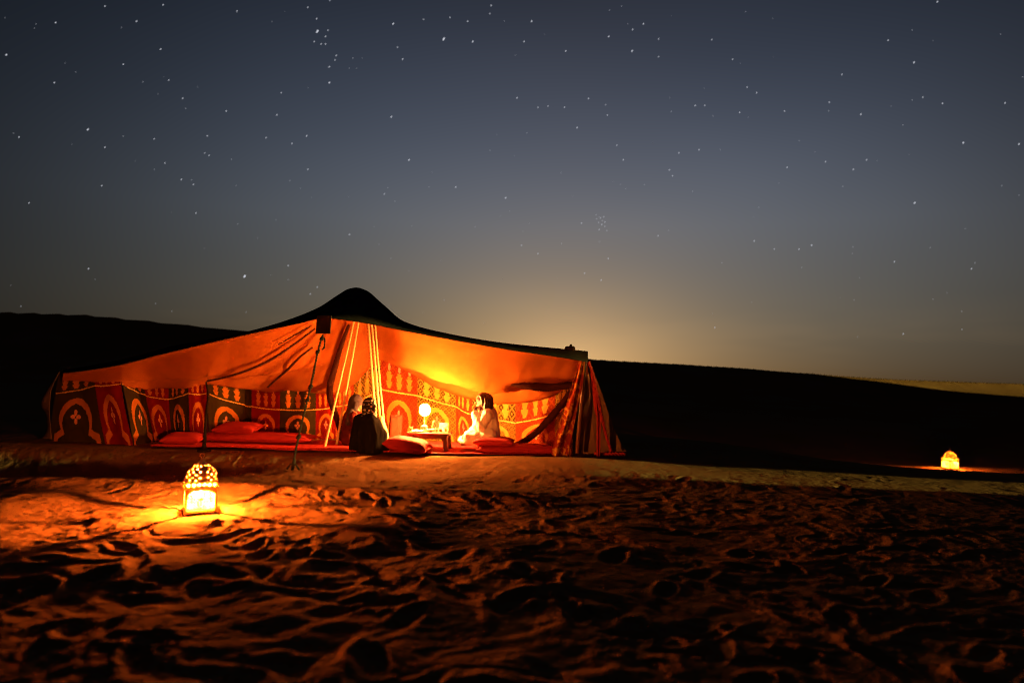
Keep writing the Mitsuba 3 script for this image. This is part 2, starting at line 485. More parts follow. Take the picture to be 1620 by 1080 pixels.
rs = [0.5]
while rs[-1] < 600:
    r = rs[-1]
    rs.append(r + (0.03 if r < 2.2 else min(0.0052 * r, 0.09) if r < 11 else 0.010 * r if r < 17 else 0.02 * r if r < 56 else 0.5 if r < 120 else 0.05 * r))
rs = np.array(rs)
az = np.concatenate([np.arange(-40.5, 40.5, 0.088), np.arange(40.5, 105, 0.6), np.arange(105, 319.4, 3.0)])
A, R = np.meshgrid(np.radians(az), rs, indexing="ij")
GX, GY = R * np.sin(A), R * np.cos(A)
GZ = macro(GX, GY)
front = (np.abs(np.degrees(A)) < 42) & (R > 1.2)
lz = np.zeros_like(GZ)
near = front & (R < 40)
fade = 1 - 0.50 * ss(8.9, 10.2, GY) - 0.25 * ss(24, 36, R)
lz[near] = (lumps(GX[near], GY[near]) * fade[near])
# footprints: oval dents with a pushed-up rim at the toe
pts = np.stack([GX, GY], -1).reshape(-1, 2)
sel = np.nonzero((front & (R < 10.5)).ravel())[0]
tree = cKDTree(pts[sel])
dz = np.zeros(len(pts))
prints = []
for k in range(230):
    y = rng.uniform(2.2, 9.6) if k < 190 else rng.uniform(2.0, 5.0)
    x = rng.uniform(-0.8, 0.8) * y
    prints.append((x, y))
for x, y in prints:
    if math.hypot(x - LANTERN[0], y - LANTERN[1]) < 0.32:
        continue
    a = rng.normal(0.9, 0.9)
    L, W, D = rng.uniform(0.12, 0.20), rng.uniform(0.055, 0.085), rng.uniform(0.010, 0.026)
    if y > 8.6:
        D *= 0.4
    idx = sel[tree.query_ball_point([x, y], 0.36)]
    q = pts[idx] - [x, y]
    u, w = q[:, 0] * math.cos(a) + q[:, 1] * math.sin(a), -q[:, 0] * math.sin(a) + q[:, 1] * math.cos(a)
    rr = np.sqrt((u / L) ** 2 + (w / W) ** 2)
    dent = -D * (1 - ss(0.30, 1.10, rr))
    rim = 0.42 * D * np.exp(-(((rr - 1.25) / 0.28) ** 2)) * (0.55 + 0.7 * np.clip(u / L, -0.6, 1))
    dz[idx] = np.where(rr < 1.0, np.minimum(dz[idx] * 0.35, 0) + dent, dz[idx]) + rim
lz += dz.reshape(lz.shape)
d0 = np.hypot(GX - LANTERN[0], GY - LANTERN[1])
lz *= 1 - 0.85 * np.exp(-((d0 / 0.24) ** 4))
lz *= 1 - 0.6 * ss(8.0, 8.6, GY) * ss(10.4, 9.8, GY) * ss(-1, 1, GX)
flat = ss(9.5, 9.9, GY) * (1 - ss(12.4, 13.2, GY)) * ss(-7.6, -6.6, GX) * (1 - ss(1.6, 2.2, GX))
lz *= 1 - 0.8 * flat
far_r = (R > 11) & (np.abs(np.degrees(A)) < 60) & (R < 160)
P3 = np.stack([GX, GY, GX * 0], -1)
lz[far_r] += 0.10 * (meshkit.fbm(P3[far_r] * 0.35, 3, seed=9) - 0.5) * np.clip(1 - np.abs(GY[far_r] - CY) / 60, 0.3, 1)
GZ = GZ + lz + added_side_dunes(GX, GY)  # sand relief plus the unseen dunes added to shape the moonlight
na, nr = GX.shape
V = np.stack([GX, GY, GZ], -1).reshape(-1, 3)
i, j = np.meshgrid(np.arange(na), np.arange(nr - 1), indexing="ij")
i2 = (i + 1) % na
a, b, c, d = (x.ravel() for x in (i * nr + j, i2 * nr + j, i2 * nr + j + 1, i * nr + j + 1))
F = np.vstack([np.stack([a, c, b], 1), np.stack([a, d, c], 1)])
V = np.vstack([V, [[0, 0, float(GZ[:, 0].mean())]]])
k = np.arange(na)
F = np.vstack([F, np.stack([np.full(na, len(V) - 1), k * nr, ((k + 1) % na) * nr], 1)])
gm = trimesh.Trimesh(V, F, process=False)
if (gm.face_normals[:2000, 2] < 0).mean() > 0.5:
    gm = trimesh.Trimesh(V, F[:, ::-1], process=False)
obj("ground", gm, "sand_mat", smooth=True)
tag("ground", "trampled orange desert sand rising into a dark dune behind the tent", kind="structure")
_gt = cKDTree(V[:-1][:, :2][(front.ravel())])
_gz = V[:-1][:, 2][front.ravel()]


def gz(x, y, lo=False):
    d, k = _gt.query([[x, y]], k=8)
    return float(_gz[k[0]].min() if lo else _gz[k[0]].mean())


# ------------------------------------------------------------------ the tent
tent = thing("nomad_tent", "long low open tent of dark wool with an orange lining, standing on the sand", "tent")


def curve(rows):
    """Rows (px, py, Y) -> PCHIP curves X, Y, Z over u, u running from px 100 to 930."""
    u = np.array([(r[0] - 100) / 830 for r in rows])
    p = np.array([at(*r) for r in rows])
    return lambda q: np.stack([PchipInterpolator(u, p[:, k], extrapolate=True)(q) for k in range(3)], -1)


FRONT = curve([(108, 589, 10.15), (180, 579, 10.0), (250, 562, 9.9), (390, 529, 9.75), (470, 512, 9.7), (515, 503, 9.65), (560, 508, 9.65), (640, 523, 9.68), (720, 538, 9.68), (800, 552, 9.68), (905, 568, 9.68), (931, 573, 9.72)])
RIDGE = curve([(108, 584, 10.35), (180, 571, 10.25), (250, 552, 10.2), (330, 537, 10.15), (390, 525, 10.15), (450, 508, 10.3), (505, 486, 10.6), (536, 466, 10.85), (552, 457, 10.95), (564, 455, 11.0), (578, 459, 10.95), (604, 480, 10.65), (640, 509, 10.15), (700, 526, 9.95), (800, 543, 9.88), (900, 553, 9.85), (931, 556, 9.9)])
BACK = curve([(108, 592, 10.55), (147, 590, 10.45), (187, 590, 10.4), (240, 604, 10.8), (300, 602, 10.7), (330, 598, 10.75), (388, 607, 11.2), (430, 612, 11.5), (530, 617, 11.9), (562, 600, 12.1), (590, 572, 12.15), (604, 563, 12.1), (640, 580, 12.0), (700, 611, 11.7), (750, 626, 11.5), (792, 633, 11.3), (850, 627, 10.95), (900, 606, 10.5), (931, 580, 10.2)])
nu, nv = 240, 60
u = np.linspace(0, 1, nu)
Fp, Rp, Bp = FRONT(u), RIDGE(u), BACK(u)
vv = np.linspace(0, 1, nv)


def roof_grid(drop, sag, wr, back_extra=0.0):
    P = np.zeros((nu, nv, 3))
    for k, v in enumerate(vv):
        if v < 0.22:
            t = v / 0.22
            P[:, k] = Fp * (1 - t) + Rp * t
            P[:, k, 2] -= 0.02 * np.sin(PI * t)
        else:
            t = (v - 0.22) / 0.78
            P[:, k] = Rp * (1 - t) + Bp * t
            P[:, k, 2] -= sag * np.sin(PI * t) * (0.5 + 0.5 * np.sin(PI * u))
    UU, VV = np.meshgrid(u, vv, indexing="ij")
    n = meshkit.fbm(np.stack([UU * 26 + 2.0 * VV, VV * 2.2, UU * 0], -1), 3, seed=11) - 0.5
    n2 = meshkit.fbm(np.stack([UU * 7 - VV * 1.5, VV * 5.0 + UU * 6, UU * 0 + 4], -1), 3, seed=12) - 0.5
    amp = np.clip((VV - 0.24) * 4, 0, 1) * np.clip((1.02 - VV) * 6, 0.15, 1) * np.clip(UU * 7, 0.1, 1)
    swoop = np.sin(2 * PI * (2.6 * VV + 0.9 * meshkit.fbm(np.stack([UU * 3.5, VV * 1.2, UU * 0 + 8], -1), 2, seed=14)))
    P[..., 2] += wr * (0.9 * n + 1.3 * n2 + 0.60 * swoop) * amp - 0.42 * wr * amp * np.sin(PI * np.clip(VV, 0, 1)) * (wr > 0.05) - drop * np.clip(VV * 9 - 0.2, 0, 1)
    P[..., 1] -= 0.4 * drop * np.clip((VV - 0.5) * 2, 0, 1)
    return P


outer = roof_grid(0.0, 0.10, 0.035)
lining = roof_grid(0.055, 0.13, 0.13)
cloth("roof", outer, "outer_wool", tent, 0.010)
cloth("roof_lining", lining, "lining_mat", tent, 0.004)
lin_px = pix(lining.reshape(-1, 3))
lin_tree = cKDTree(lin_px)
lin_pts = lining.reshape(-1, 3)
dn = np.cross(np.gradient(lining, axis=0), np.gradient(lining, axis=1)).reshape(-1, 3)
dn /= np.linalg.norm(dn, axis=1, keepdims=True) + 1e-9
dn[dn[:, 2] > 0] *= -1


def on_lining(path, off=0.02, n=30):
    p = np.array(path, float)
    s = np.linspace(0, 1, len(p))
    q = np.linspace(0, 1, n)
    xy = np.stack([PchipInterpolator(s, p[:, k])(q) for k in range(2)], -1)
    dd, kk = lin_tree.query(xy, k=4)
    w = 1 / (dd + 0.5)
    w /= w.sum(1, keepdims=True)
    pt = (lin_pts[kk] * w[..., None]).sum(1) + dn[kk[:, 0]] * off - (lin_pts[kk[:, 0]] - EYE) * 0.006
    for _ in range(6):
        pt[1:-1] = (pt[:-2] + pt[1:-1] + pt[2:]) / 3
    return pt


def flat_tube(pts, r, squash=0.35):
    m = tube(pts, r, 8)
    return m


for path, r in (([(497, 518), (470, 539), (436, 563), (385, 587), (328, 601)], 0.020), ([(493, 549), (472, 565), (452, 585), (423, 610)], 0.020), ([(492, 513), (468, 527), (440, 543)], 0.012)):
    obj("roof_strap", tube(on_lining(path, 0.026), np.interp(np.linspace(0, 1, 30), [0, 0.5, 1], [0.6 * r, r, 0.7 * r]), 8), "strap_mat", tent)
pl = on_lining([(551, 512), (540, 540), (533, 563), (526, 590), (519, 612)], 0.03)
tail = np.array([at(522, 628, 11.3), at(529, 650, 11.2), at(537, 675, 11.1), at(541, 695, 11.0)])
obj("hanging_drape", tube(smooth_path(np.vstack([pl[::3], tail]), 50), np.interp(np.linspace(0, 1, 50), [0, 0.3, 0.5, 1], [0.025, 0.045, 0.055, 0.045]), 10), "strap_mat", tent)
# added dark spindle standing in for the shade of a lining fold, at right
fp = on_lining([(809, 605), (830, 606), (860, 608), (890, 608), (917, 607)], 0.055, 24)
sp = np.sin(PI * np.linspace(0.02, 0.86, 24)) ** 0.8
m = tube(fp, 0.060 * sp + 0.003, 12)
obj("lining_fold_shade", m, "strap_mat", tent)
# ridge knot at the right end and the tab over the front pole
kn = at(902, 551, 9.86)
obj("ridge_knot", body([(kn + [-0.05, 0, 0], 0.03, kn + [0.04, 0, 0.0], 0.035), (kn + [0.0, 0, 0], 0.025, kn + [0.01, 0, 0.045], 0.018)], 0.012, 4), "outer_wool", tent)
c0, c1 = at(931, 556, 9.72), at(933, 580, 9.74)
g = np.array([[at(a, b, 9.6) for b in np.linspace(504, 528, 8)] for a in np.linspace(501, 524, 8)])
for q in range(8):
    g[:, q] = [at(a, b, 9.58) for a, b in zip(np.linspace(502 - 0.35 * q, 524.5 - 0.3 * q, 8), np.linspace(499 + 4.1 * q, 499 + 4.1 * q, 8))]
cloth("front_tab", g, "outer_wool", tent, 0.02)

# walls
WALL = [  # px top, py top, Y top, px bottom, Y bottom, py of the hem line
    (94, 592, 10.62, 80, 10.55, 625), (147, 586, 10.45, 168, 10.30, 613), (187, 587, 10.4, 212, 10.2, 610), (224, 598, 10.85, 245, 10.75, 628), (266, 602, 10.8, 274, 10.75, 634), (298, 600, 10.65, 302, 10.6, 625),
    (326, 596, 10.7, 330, 10.65, 625), (386, 604, 11.2, 387, 11.15, 643), (398, 606, 11.3, 397, 11.3, 645), (443, 608, 11.5, 442, 11.5, 650), (499, 610, 11.75, 499, 11.75, 650), (530, 612, 11.9, 530, 11.9, 645),
    (560, 598, 12.12, 558, 12.1, 640), (603, 562, 12.15, 603, 12.12, 618), (661, 584, 12.05, 661, 12.0, 628), (722, 600, 11.9, 722, 11.9, 645), (748, 604, 11.7, 748, 11.7, 658), (817, 606, 11.3, 817, 11.3, 671), (880, 600, 10.75, 880, 10.8, 657), (916, 590, 10.25, 906, 10.15, 640)]
KIND = ["dark", "red", "dark", "red", "dark", "red", "dark", "fold", "red", "dark", "red", "red_lattice", "gold_lattice", "red_lattice", "gold_lattice", "red_lattice", "gold_lattice", "red_lattice", "gold_lattice"]
LAB = {"dark": "dark panel printed with an orange arch", "red": "red panel printed with an orange arch", "red_lattice": "red panel with a woven lattice", "gold_lattice": "golden lattice panel with an arch", "fold": None}


def wall_line(k):
    pt, yt, Yt, pb, Yb, hem = WALL[k]
    top = at(pt, yt, Yt)
    bot = at(pb, 695, Yb)
    bot[2] = macro(np.array([bot[0]]), np.array([Yb]))[0] - 0.03
    h = (hem - pix(top)[1]) / (pix(bot)[1] - pix(top)[1])
    return top + [0, 0, 0.04], bot, np.clip(h, 0.12, 0.8)


for k, kind in enumerate(KIND):
    (t0, b0, h0), (t1, b1, h1) = wall_line(k), wall_line(k + 1)
    n, q = 22, 30
    s, w = np.meshgrid(np.linspace(0, 1, n), np.linspace(0, 1, q), indexing="ij")
    top = t0 + (t1 - t0) * s[..., None]
    bot = b0 + (b1 - b0) * s[..., None]
    P = bot + (top - bot) * w[..., None]
    nrm = np.cross(t1 - t0, [0, 0, 1.0])
    nrm /= np.linalg.norm(nrm)
    fold = 0.022 * np.sin((s * 1.0 + k * 0.37) * 2 * PI + 1.2 * w) * np.sin(PI * s) + 0.05 * (meshkit.fbm(np.stack([s * 2.5 + k * 7.7, w * 1.3, s * 0], -1), 2, seed=21) - 0.5) * np.sin(PI * s)
    if kind == "fold":
        fold = fold - 0.10 * np.sin(PI * s)
    bow = 0.05 * np.sin(PI * w)
    P = P + nrm * (fold + bow * 0.5)[..., None]
    P[..., 2] -= 0.02 * np.sin(PI * s) * w
    hem = 1 - (h0 + (h1 - h0) * s)
    v = np.where(w < hem, 0.62 * w / hem, 0.62 + 0.38 * (w - hem) / (1 - hem))
    key = cloth("wall_panel", P, "hang_dark" if kind == "fold" else "hang_" + kind, tent, 0.006, np.stack([s if kind != "fold" else s * 0 + 0.02, v], -1))
    if LAB[kind]:
        tag(key, LAB[kind])

# left end: ragged outer edge of the wall turning back
p0, p1 = WALL[0], None
e = np.array([[at(a, b, Y) for a, b, Y in row] for row in (
    [(100, 581, 10.6), (88, 600, 10.55), (80, 622, 10.5), (78, 650, 10.5), (80, 675, 10.5), (82, 694, 10.5)],
    [(104, 580, 10.9), (84, 603, 10.8), (66, 640, 10.75), (72, 655, 10.75), (74, 678, 10.75), (66, 693, 10.75)],
    [(112, 580, 11.2), (96, 610, 11.1), (84, 642, 11.1), (82, 660, 11.1), (84, 680, 11.1), (86, 692, 11.1)])])
ee = np.stack([np.stack([PchipInterpolator([0, 0.5, 1], e[:, j, k])(np.linspace(0, 1, 14)) for k in range(3)], -1) for j in range(6)], 1)
ee = np.stack([np.stack([PchipInterpolator(np.linspace(0, 1, 6), ee[i, :, k])(np.linspace(0, 1, 24)) for k in range(3)], -1) for i in range(14)], 0)
cloth("end_wall", ee, "canvas_mat", tent, 0.008)

# right corner: a gathered curtain, a second thin one, the canvas end and its red braid
def gathered(left, right, pleats, depth, Y0, mat, name, n=50, q=40, ph=0.0):
    l, r = np.array(left, float), np.array(right, float)
    w = np.linspace(0, 1, q)
    lx = PchipInterpolator(np.linspace(0, 1, len(l)), l)(w)
    rx = PchipInterpolator(np.linspace(0, 1, len(r)), r)(w)
    P = np.zeros((n, q, 3))
    for a in range(n):
        s = a / (n - 1)
        px = lx[:, 0] * (1 - s) + rx[:, 0] * s
        py = lx[:, 1] * (1 - s) + rx[:, 1] * s
        off = depth * np.sin(s * pleats * 2 * PI + ph + 1.6 * w) * (0.35 + 0.65 * w) + 0.05 * (meshkit.fbm(np.stack([s * 5 + 0 * w, w * 4, 0 * w + ph], -1), 2, seed=31) - 0.5)
        for b in range(q):
            P[a, b] = at(px[b], py[b], Y0 + off[b] + 0.10 * w[b])
    z0 = np.array([[macro(np.array([p[0]]), np.array([p[1]]))[0] for p in row] for row in P[:, -1:]])
    P[:, -1, 2] = np.minimum(P[:, -1, 2], z0[:, 0] + 0.02)
    return cloth(name, P, mat, tent, 0.006, np.stack(np.meshgrid(np.linspace(0, 1, n) * 0.12, 1 - w, indexing="ij"), -1))


k = gathered([(917, 570), (908, 600), (896, 640), (884, 675), (872, 712)], [(925, 570), (923, 600), (915, 640), (907, 680), (899, 716)], 1.5, 0.04, 9.80, "corner_cloth", "gathered_curtain")
tag(k, "red and gold curtain gathered at the right corner")
obj("corner_pole", tube([at(926, 568, 9.88), at(920, 640, 9.9), at(915, 690, 9.92), at(913, 716, 9.95)], [0.020, 0.028, 0.030, 0.030], 12), "dark_wood", tent)
k = gathered([(926, 572), (925, 610), (921, 650), (915, 690), (908, 716)], [(934, 572), (948, 610), (962, 650), (977, 690), (993, 716)], 1.5, 0.012, 10.05, "canvas_mat", "end_canvas")
tag(k, "plain brown canvas closing the right end")
obj("red_braid", rope([at(931, 572, 9.78), at(938, 592, 9.78), at(944, 622, 9.80), at(951, 655, 9.83), at(958, 685, 9.86), at(967, 714, 9.90)], 0.020, 70), "red_braid", tent)
gathered([(934, 590), (937, 615), (939, 640), (945, 662)], [(940, 590), (945, 615), (951, 640), (950, 668)], 1.5, 0.02, 9.77, "red_braid", "red_tassel", 20, 20)
obj("red_hem", rope([at(941, 717, 9.95), at(955, 718, 9.93), at(970, 718, 9.95), at(988, 718, 10.0)], 0.022, 60), "red_braid", tent)
# dark rolled cloth slung across the right wall
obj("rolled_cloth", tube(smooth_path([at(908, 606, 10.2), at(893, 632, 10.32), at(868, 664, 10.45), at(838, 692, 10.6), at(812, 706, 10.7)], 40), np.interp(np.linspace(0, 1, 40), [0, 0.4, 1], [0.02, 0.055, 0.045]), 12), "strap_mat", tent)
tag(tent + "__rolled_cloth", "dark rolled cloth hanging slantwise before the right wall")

# poles
def pole(px0, py0, Y0, px1, py1, Y1, r0, r1, mat="wood_pole", name="pole"):
    b = at(px0, py0, Y0)
    b[2] = macro(np.array([b[0]]), np.array([b[1]]))[0] - 0.04
    t = at(px1, py1, Y1)
    s = np.linspace(0, 1, 9)[:, None]
    p = b + (t - b) * s + 0.006 * np.sin(s * 5 + px0) * np.array([1, 0.4, 0])
    return obj(name, tube(p, np.linspace(r0, r1, 9), 12), mat, tent)


pole(513, 709, 10.4, 566, 478, 10.80, 0.020, 0.016)
pole(532, 704, 10.7, 572, 478, 10.82, 0.019, 0.015)
pole(600, 706, 10.62, 579, 478, 10.86, 0.022, 0.017)
pole(607, 704, 10.72, 584, 478, 10.88, 0.021, 0.016)
pole(612, 703, 10.85, 590, 480, 10.90, 0.018, 0.014)
# front guy rope with knots, and the stake rope at the left
gp = [at(511, 529, 9.58), at(503, 556, 9.50), at(496, 590, 9.40), at(487, 630, 9.25), at(477, 670, 9.1), at(463, 716, 8.95)]
gp[-1][2] = gz(*gp[-1][:2]) + 0.01
obj("guy_rope", rope(gp, 0.013, 70), "black_rope", tent)
sgp = smooth_path(gp, 60)
for s_ in (2, 8, 24, 30, 46):
    c_ = sgp[s_]
    obj("rope_knot", body([(c_ + [-0.014, 0, -0.012], 0.020, c_ + [0.014, 0, 0.012], 0.019), (c_ + [0.012, 0, -0.014], 0.014, c_ + [-0.02, 0.01, 0.008], 0.013)], 0.008, 3), "black_rope", tent)
obj("rope_tail", rope([at(509, 533, 9.58), at(514, 538, 9.57), at(513, 549, 9.57), at(509, 553, 9.57)], 0.011, 70), "black_rope", tent)
b_ = sgp[-1]
obj("tent_peg", cat_mesh([tube([b_ + [0.0, 0, -0.06], b_ + [0.02, 0.02, 0.13]], [0.018, 0.024], 8), tube([b_ + [-0.07, 0.02, 0.0], b_ + [-0.02, 0, 0.07], b_ + [0.05, 0, 0.06], b_ + [0.10, -0.02, 0.0]], 0.012, 8)]), "black_rope", tent)
sp_ = at(323, 703, 9.72)
sp_[2] = gz(sp_[0], sp_[1]) - 0.03
obj("front_stake", tube([sp_, at(326, 660, 9.74), at(330, 625, 9.76), at(326, 604, 9.8)], [0.022, 0.018, 0.015, 0.012], 10), "black_rope", tent)
obj("stake_foot", lathe([[0, 0], [0.09, 0], [0.085, 0.03], [0.03, 0.05], [0.022, 0.14], [0, 0.15]], 16, sp_ + [0, 0, 0.03]), "black_rope", tent)

# ------------------------------------------------------------------ on the floor of the tent
def carpet(name, corners, mat, label, thick=0.012, h=0.012):
    c = np.array(corners, float)
    n, q = 60, 24
    s, w = np.meshgrid(np.linspace(0, 1, n), np.linspace(0, 1, q), indexing="ij")
    P2 = (c[0] * (1 - s[..., None]) + c[1] * s[..., None]) * (1 - w[..., None]) + (c[3] * (1 - s[..., None]) + c[2] * s[..., None]) * w[..., None]
    P2[..., 1] += 0.05 * (meshkit.fbm(np.stack([s * 6, w * 2, s * 0 + h * 100], -1), 2, seed=41) - 0.5)
    z = macro(P2[..., 0], P2[..., 1]) + h + 0.03 * meshkit.fbm(np.stack([s * 9, w * 4, s * 0], -1), 2, seed=42)
    m, uv = shell(np.concatenate([P2, z[..., None]], -1), thick)
    k = obj(name, m, mat, smooth=True, uv=uv)
    tag(k, label, "rug")
    return k


carpet("floor_rug", [(-5.2, 9.95), (0.85, 9.95), (0.95, 11.5), (-5.2, 11.0)], "red_cloth", "wide red rug spread over the floor of the tent", 0.012, 0.02)


def floor_pt(px, py, Y):
    p = at(px, py, Y)
    p[2] = macro(np.array([p[0]]), np.array([p[1]]))[0]
    return p


def cushion(name, px, Y, size, z, rz, mat, label, cat, seed, rx=0, ry=0, group=None, seam=True):
    p = floor_pt(px, 700, Y)
    t = thing(name, label, cat, group)
    m = place(pillow(*size, seed=seed), [p[0], p[1], p[2] + z], rz, rx, ry)
    obj("cover", m, mat, t, smooth=40)
    sx, sy, sz = size
    an = np.linspace(0, 2 * PI, 61)
    e = 0.28
    ring = np.stack([np.sign(np.cos(an)) * np.abs(np.cos(an)) ** e * sx * 0.475, np.sign(np.sin(an)) * np.abs(np.sin(an)) ** e * sy * 0.475, an * 0], -1)
    obj("piping", place(tube(ring, 0.009, 6, False), [p[0], p[1], p[2] + z], rz, rx, ry), mat, t)
    return t


cushion("mattress", 400, 10.75, (2.0, 0.62, 0.15), 0.115, -2, "red_cloth", "long flat red mattress along the left wall, under the left cushions", "mattress", 3)
cushion("cushion", 290, 10.35, (0.56, 0.42, 0.16), 0.11, 8, "red_cloth", "red cushion lying at the left end of the tent beside the stake", "cushion", 4, rx=6)
cushion("cushion", 376, 10.65, (0.66, 0.42, 0.15), 0.26, -5, "red_cloth", "red cushion lying on the long left mattress", "cushion", 5, rx=8)
cushion("cushion", 646, 9.98, (0.64, 0.52, 0.22), 0.135, -6, "red_cloth", "plump red cushion in front of the low table", "cushion", 6, ry=8)
cushion("mattress", 820, 10.25, (1.25, 0.60, 0.13), 0.10, 1, "red_cloth", "thin red mattress along the right wall under the seated person in white", "mattress", 7)
cushion("cushion", 782, 10.22, (0.60, 0.52, 0.13), 0.20, -4, "red_cloth", "red cushion under the person in white", "cushion", 8)
cushion("backrest_cushion", 625, 11.05, (0.20, 0.46, 0.13), 0.27, 0, "orange_cloth", "plain orange upright cushion leaning behind the right poles", "cushion", 9, rx=80)
# a pale rolled blanket propped against the poles
t = thing("rolled_blanket", "bright pale rolled blanket propped against the foot of the right poles", "blanket")
a_, b_ = floor_pt(612, 700, 10.45), at(603, 660, 10.55)
bl = body([(a_ + [0, 0, 0.05], 0.05, (a_ + b_) / 2, 0.075), ((a_ + b_) / 2, 0.075, b_, 0.025)], 0.02, 5)
obj("roll", bl, "cream_cloth", t)
obj("tie", tube([a_ + (b_ - a_) * 0.55 + 0.074 * np.array([math.cos(x), math.sin(x), 0]) for x in np.linspace(0, 2 * PI, 25)], 0.009, 6, False), "red_braid", t)

# ------------------------------------------------------------------ low table and what stands on it
TX, TY = at(680, 690, 10.35)[0], 10.35
T0 = float(macro(np.array([TX]), np.array([TY]))[0]) + 0.035
TH = 0.27
table = thing("low_table", "low dark wooden table on splayed legs, set with dishes and the lamp", "table")
obj("table_top", rotz(bx(TX, TY, T0 + TH - 0.018, 0.64, 0.42, 0.036, 0.010), -4, (TX, TY, 0)), "dark_wood", table)
obj("apron", rotz(bx(TX, TY, T0 + TH - 0.062, 0.54, 0.34, 0.05, 0.004), -4, (TX, TY, 0)), "dark_wood", table)
for sx in (-1, 1):
    for sy in (-1, 1):
        top, bot = np.array([TX + sx * 0.25, TY + sy * 0.15, T0 + TH - 0.037]), np.array([TX + sx * 0.29, TY + sy * 0.18, T0 - 0.035])
        s4 = m3.Manifold.cube([0.085, 0.07, 0.002], True).translate(top.tolist())
        s5 = m3.Manifold.cube([0.05, 0.045, 0.002], True).translate(bot.tolist())
        mm = m3.Manifold.batch_hull([s4, s5]).to_mesh()
        obj("leg", rotz(trimesh.Trimesh(mm.vert_properties[:, :3], mm.tri_verts), -4, (TX, TY, 0)), "dark_wood", table, smooth=False)
TZ = T0 + TH + 0.001


def on_table(dx, dy):
    return np.array([TX + dx, TY + dy, TZ])


# the lamp
lx = at(672, 648, TY)
lamp = thing("gas_lamp", "blazing lamp with a round globe on a thin stem, standing on the low table", "lamp")
lz_ = lx[2] - TZ
obj("base", lathe([[0, 0], [0.055, 0], [0.058, 0.02], [0.055, 0.085], [0.03, 0.10], [0.014, 0.106], [0.012, 0.12], [0, 0.12]], 28, (lx[0], TY, TZ)), "steel", lamp)
obj("stem", lathe([[0, 0.118], [0.009, 0.118], [0.008, lz_ - 0.100], [0.024, lz_ - 0.096], [0.034, lz_ - 0.088], [0.03, lz_ - 0.080], [0, lz_ - 0.080]], 20, (lx[0], TY, TZ)), "steel", lamp)
obj("globe", ellipsoid((lx[0], TY, lx[2]), (0.085, 0.085, 0.092), 3), "glow_black", lamp, smooth=True, emit=MANTLE * MANTLE_L)
obj("cap", lathe([[0, 0.092], [0.022, 0.092], [0.030, 0.086], [0.024, 0.078], [0, 0.078]], 20, (lx[0], TY, lx[2] + 0.004)), "steel", lamp)


def simple(name, mesh, mat, label, cat, group=None, smooth=30):
    k = obj(name, mesh, mat, smooth=smooth)
    return tag(k, label, cat, group)


simple("plate", lathe([[0, 0.004], [0.06, 0.004], [0.10, 0.018], [0.104, 0.016], [0.065, 0.0], [0, 0.0]], 36, on_table(-0.17, -0.06)), "ceramic", "white plate at the left of the table under the bread", "plate")
for q, (dx, dy, s_) in enumerate(((-0.20, -0.05, 1.0), (-0.13, -0.06, 0.9))):
    simple("bread_piece", place(ellipsoid((0, 0, 0), (0.040 * s_, 0.034, 0.016 * s_), 2), on_table(dx, dy) + [0, 0, 0.022]), "bread", ("larger bread piece on the left of the white plate", "smaller bread piece on the right of the white plate")[q], "bread", None, True)
simple("bowl", lathe([[0, 0.006], [0.03, 0.006], [0.055, 0.045], [0.058, 0.044], [0.034, 0.0], [0, 0.0]], 32, on_table(0.02, -0.09)), "ceramic", "small white bowl beside the lamp base at the front of the table", "bowl")
gl = [[0, 0.004], [0.020, 0.004], [0.026, 0.075], [0.029, 0.075], [0.023, 0.0], [0, 0.0]]
for q, (dx, dy, lb) in enumerate(((0.11, -0.05, "tea glass nearest the lamp on the right half of the table"), (0.175, -0.10, "tea glass at the front right of the table"), (0.24, 0.02, "tea glass at the right end of the table"), (-0.285, 0.02, "tea glass alone at the left end of the table"))):
    t = thing("tea_glass", lb, "glass")
    obj("tumbler", lathe(gl, 24, on_table(dx, dy)), "glass", t)
    obj("tea", lathe([[0, 0.008], [0.0185, 0.008], [0.0225, 0.052], [0, 0.052]], 20, on_table(dx, dy)), "tea", t)
t = thing("bottle", "small bottle standing right of the lamp on the table", "bottle")
obj("body", lathe([[0, 0], [0.026, 0], [0.028, 0.006], [0.028, 0.085], [0.012, 0.115], [0.011, 0.14], [0, 0.14]], 24, on_table(0.045, 0.03)), "dark_wood", t)
obj("cap", lathe([[0, 0.138], [0.013, 0.138], [0.013, 0.155], [0, 0.157]], 18, on_table(0.045, 0.03)), "ceramic", t)
t = thing("paper_box", "pale yellow box standing on the right half of the table", "box")
obj("carton", rotz(bx(*(on_table(0.20, 0.09) + [0, 0, 0.06]), 0.13, 0.06, 0.118, 0.003), -12, on_table(0.20, 0.09)), "cream_cloth", t)
obj("lid", rotz(bx(*(on_table(0.20, 0.09) + [0, 0, 0.1235]), 0.134, 0.064, 0.010, 0.002), -12, on_table(0.20, 0.09)), "cream_cloth", t)


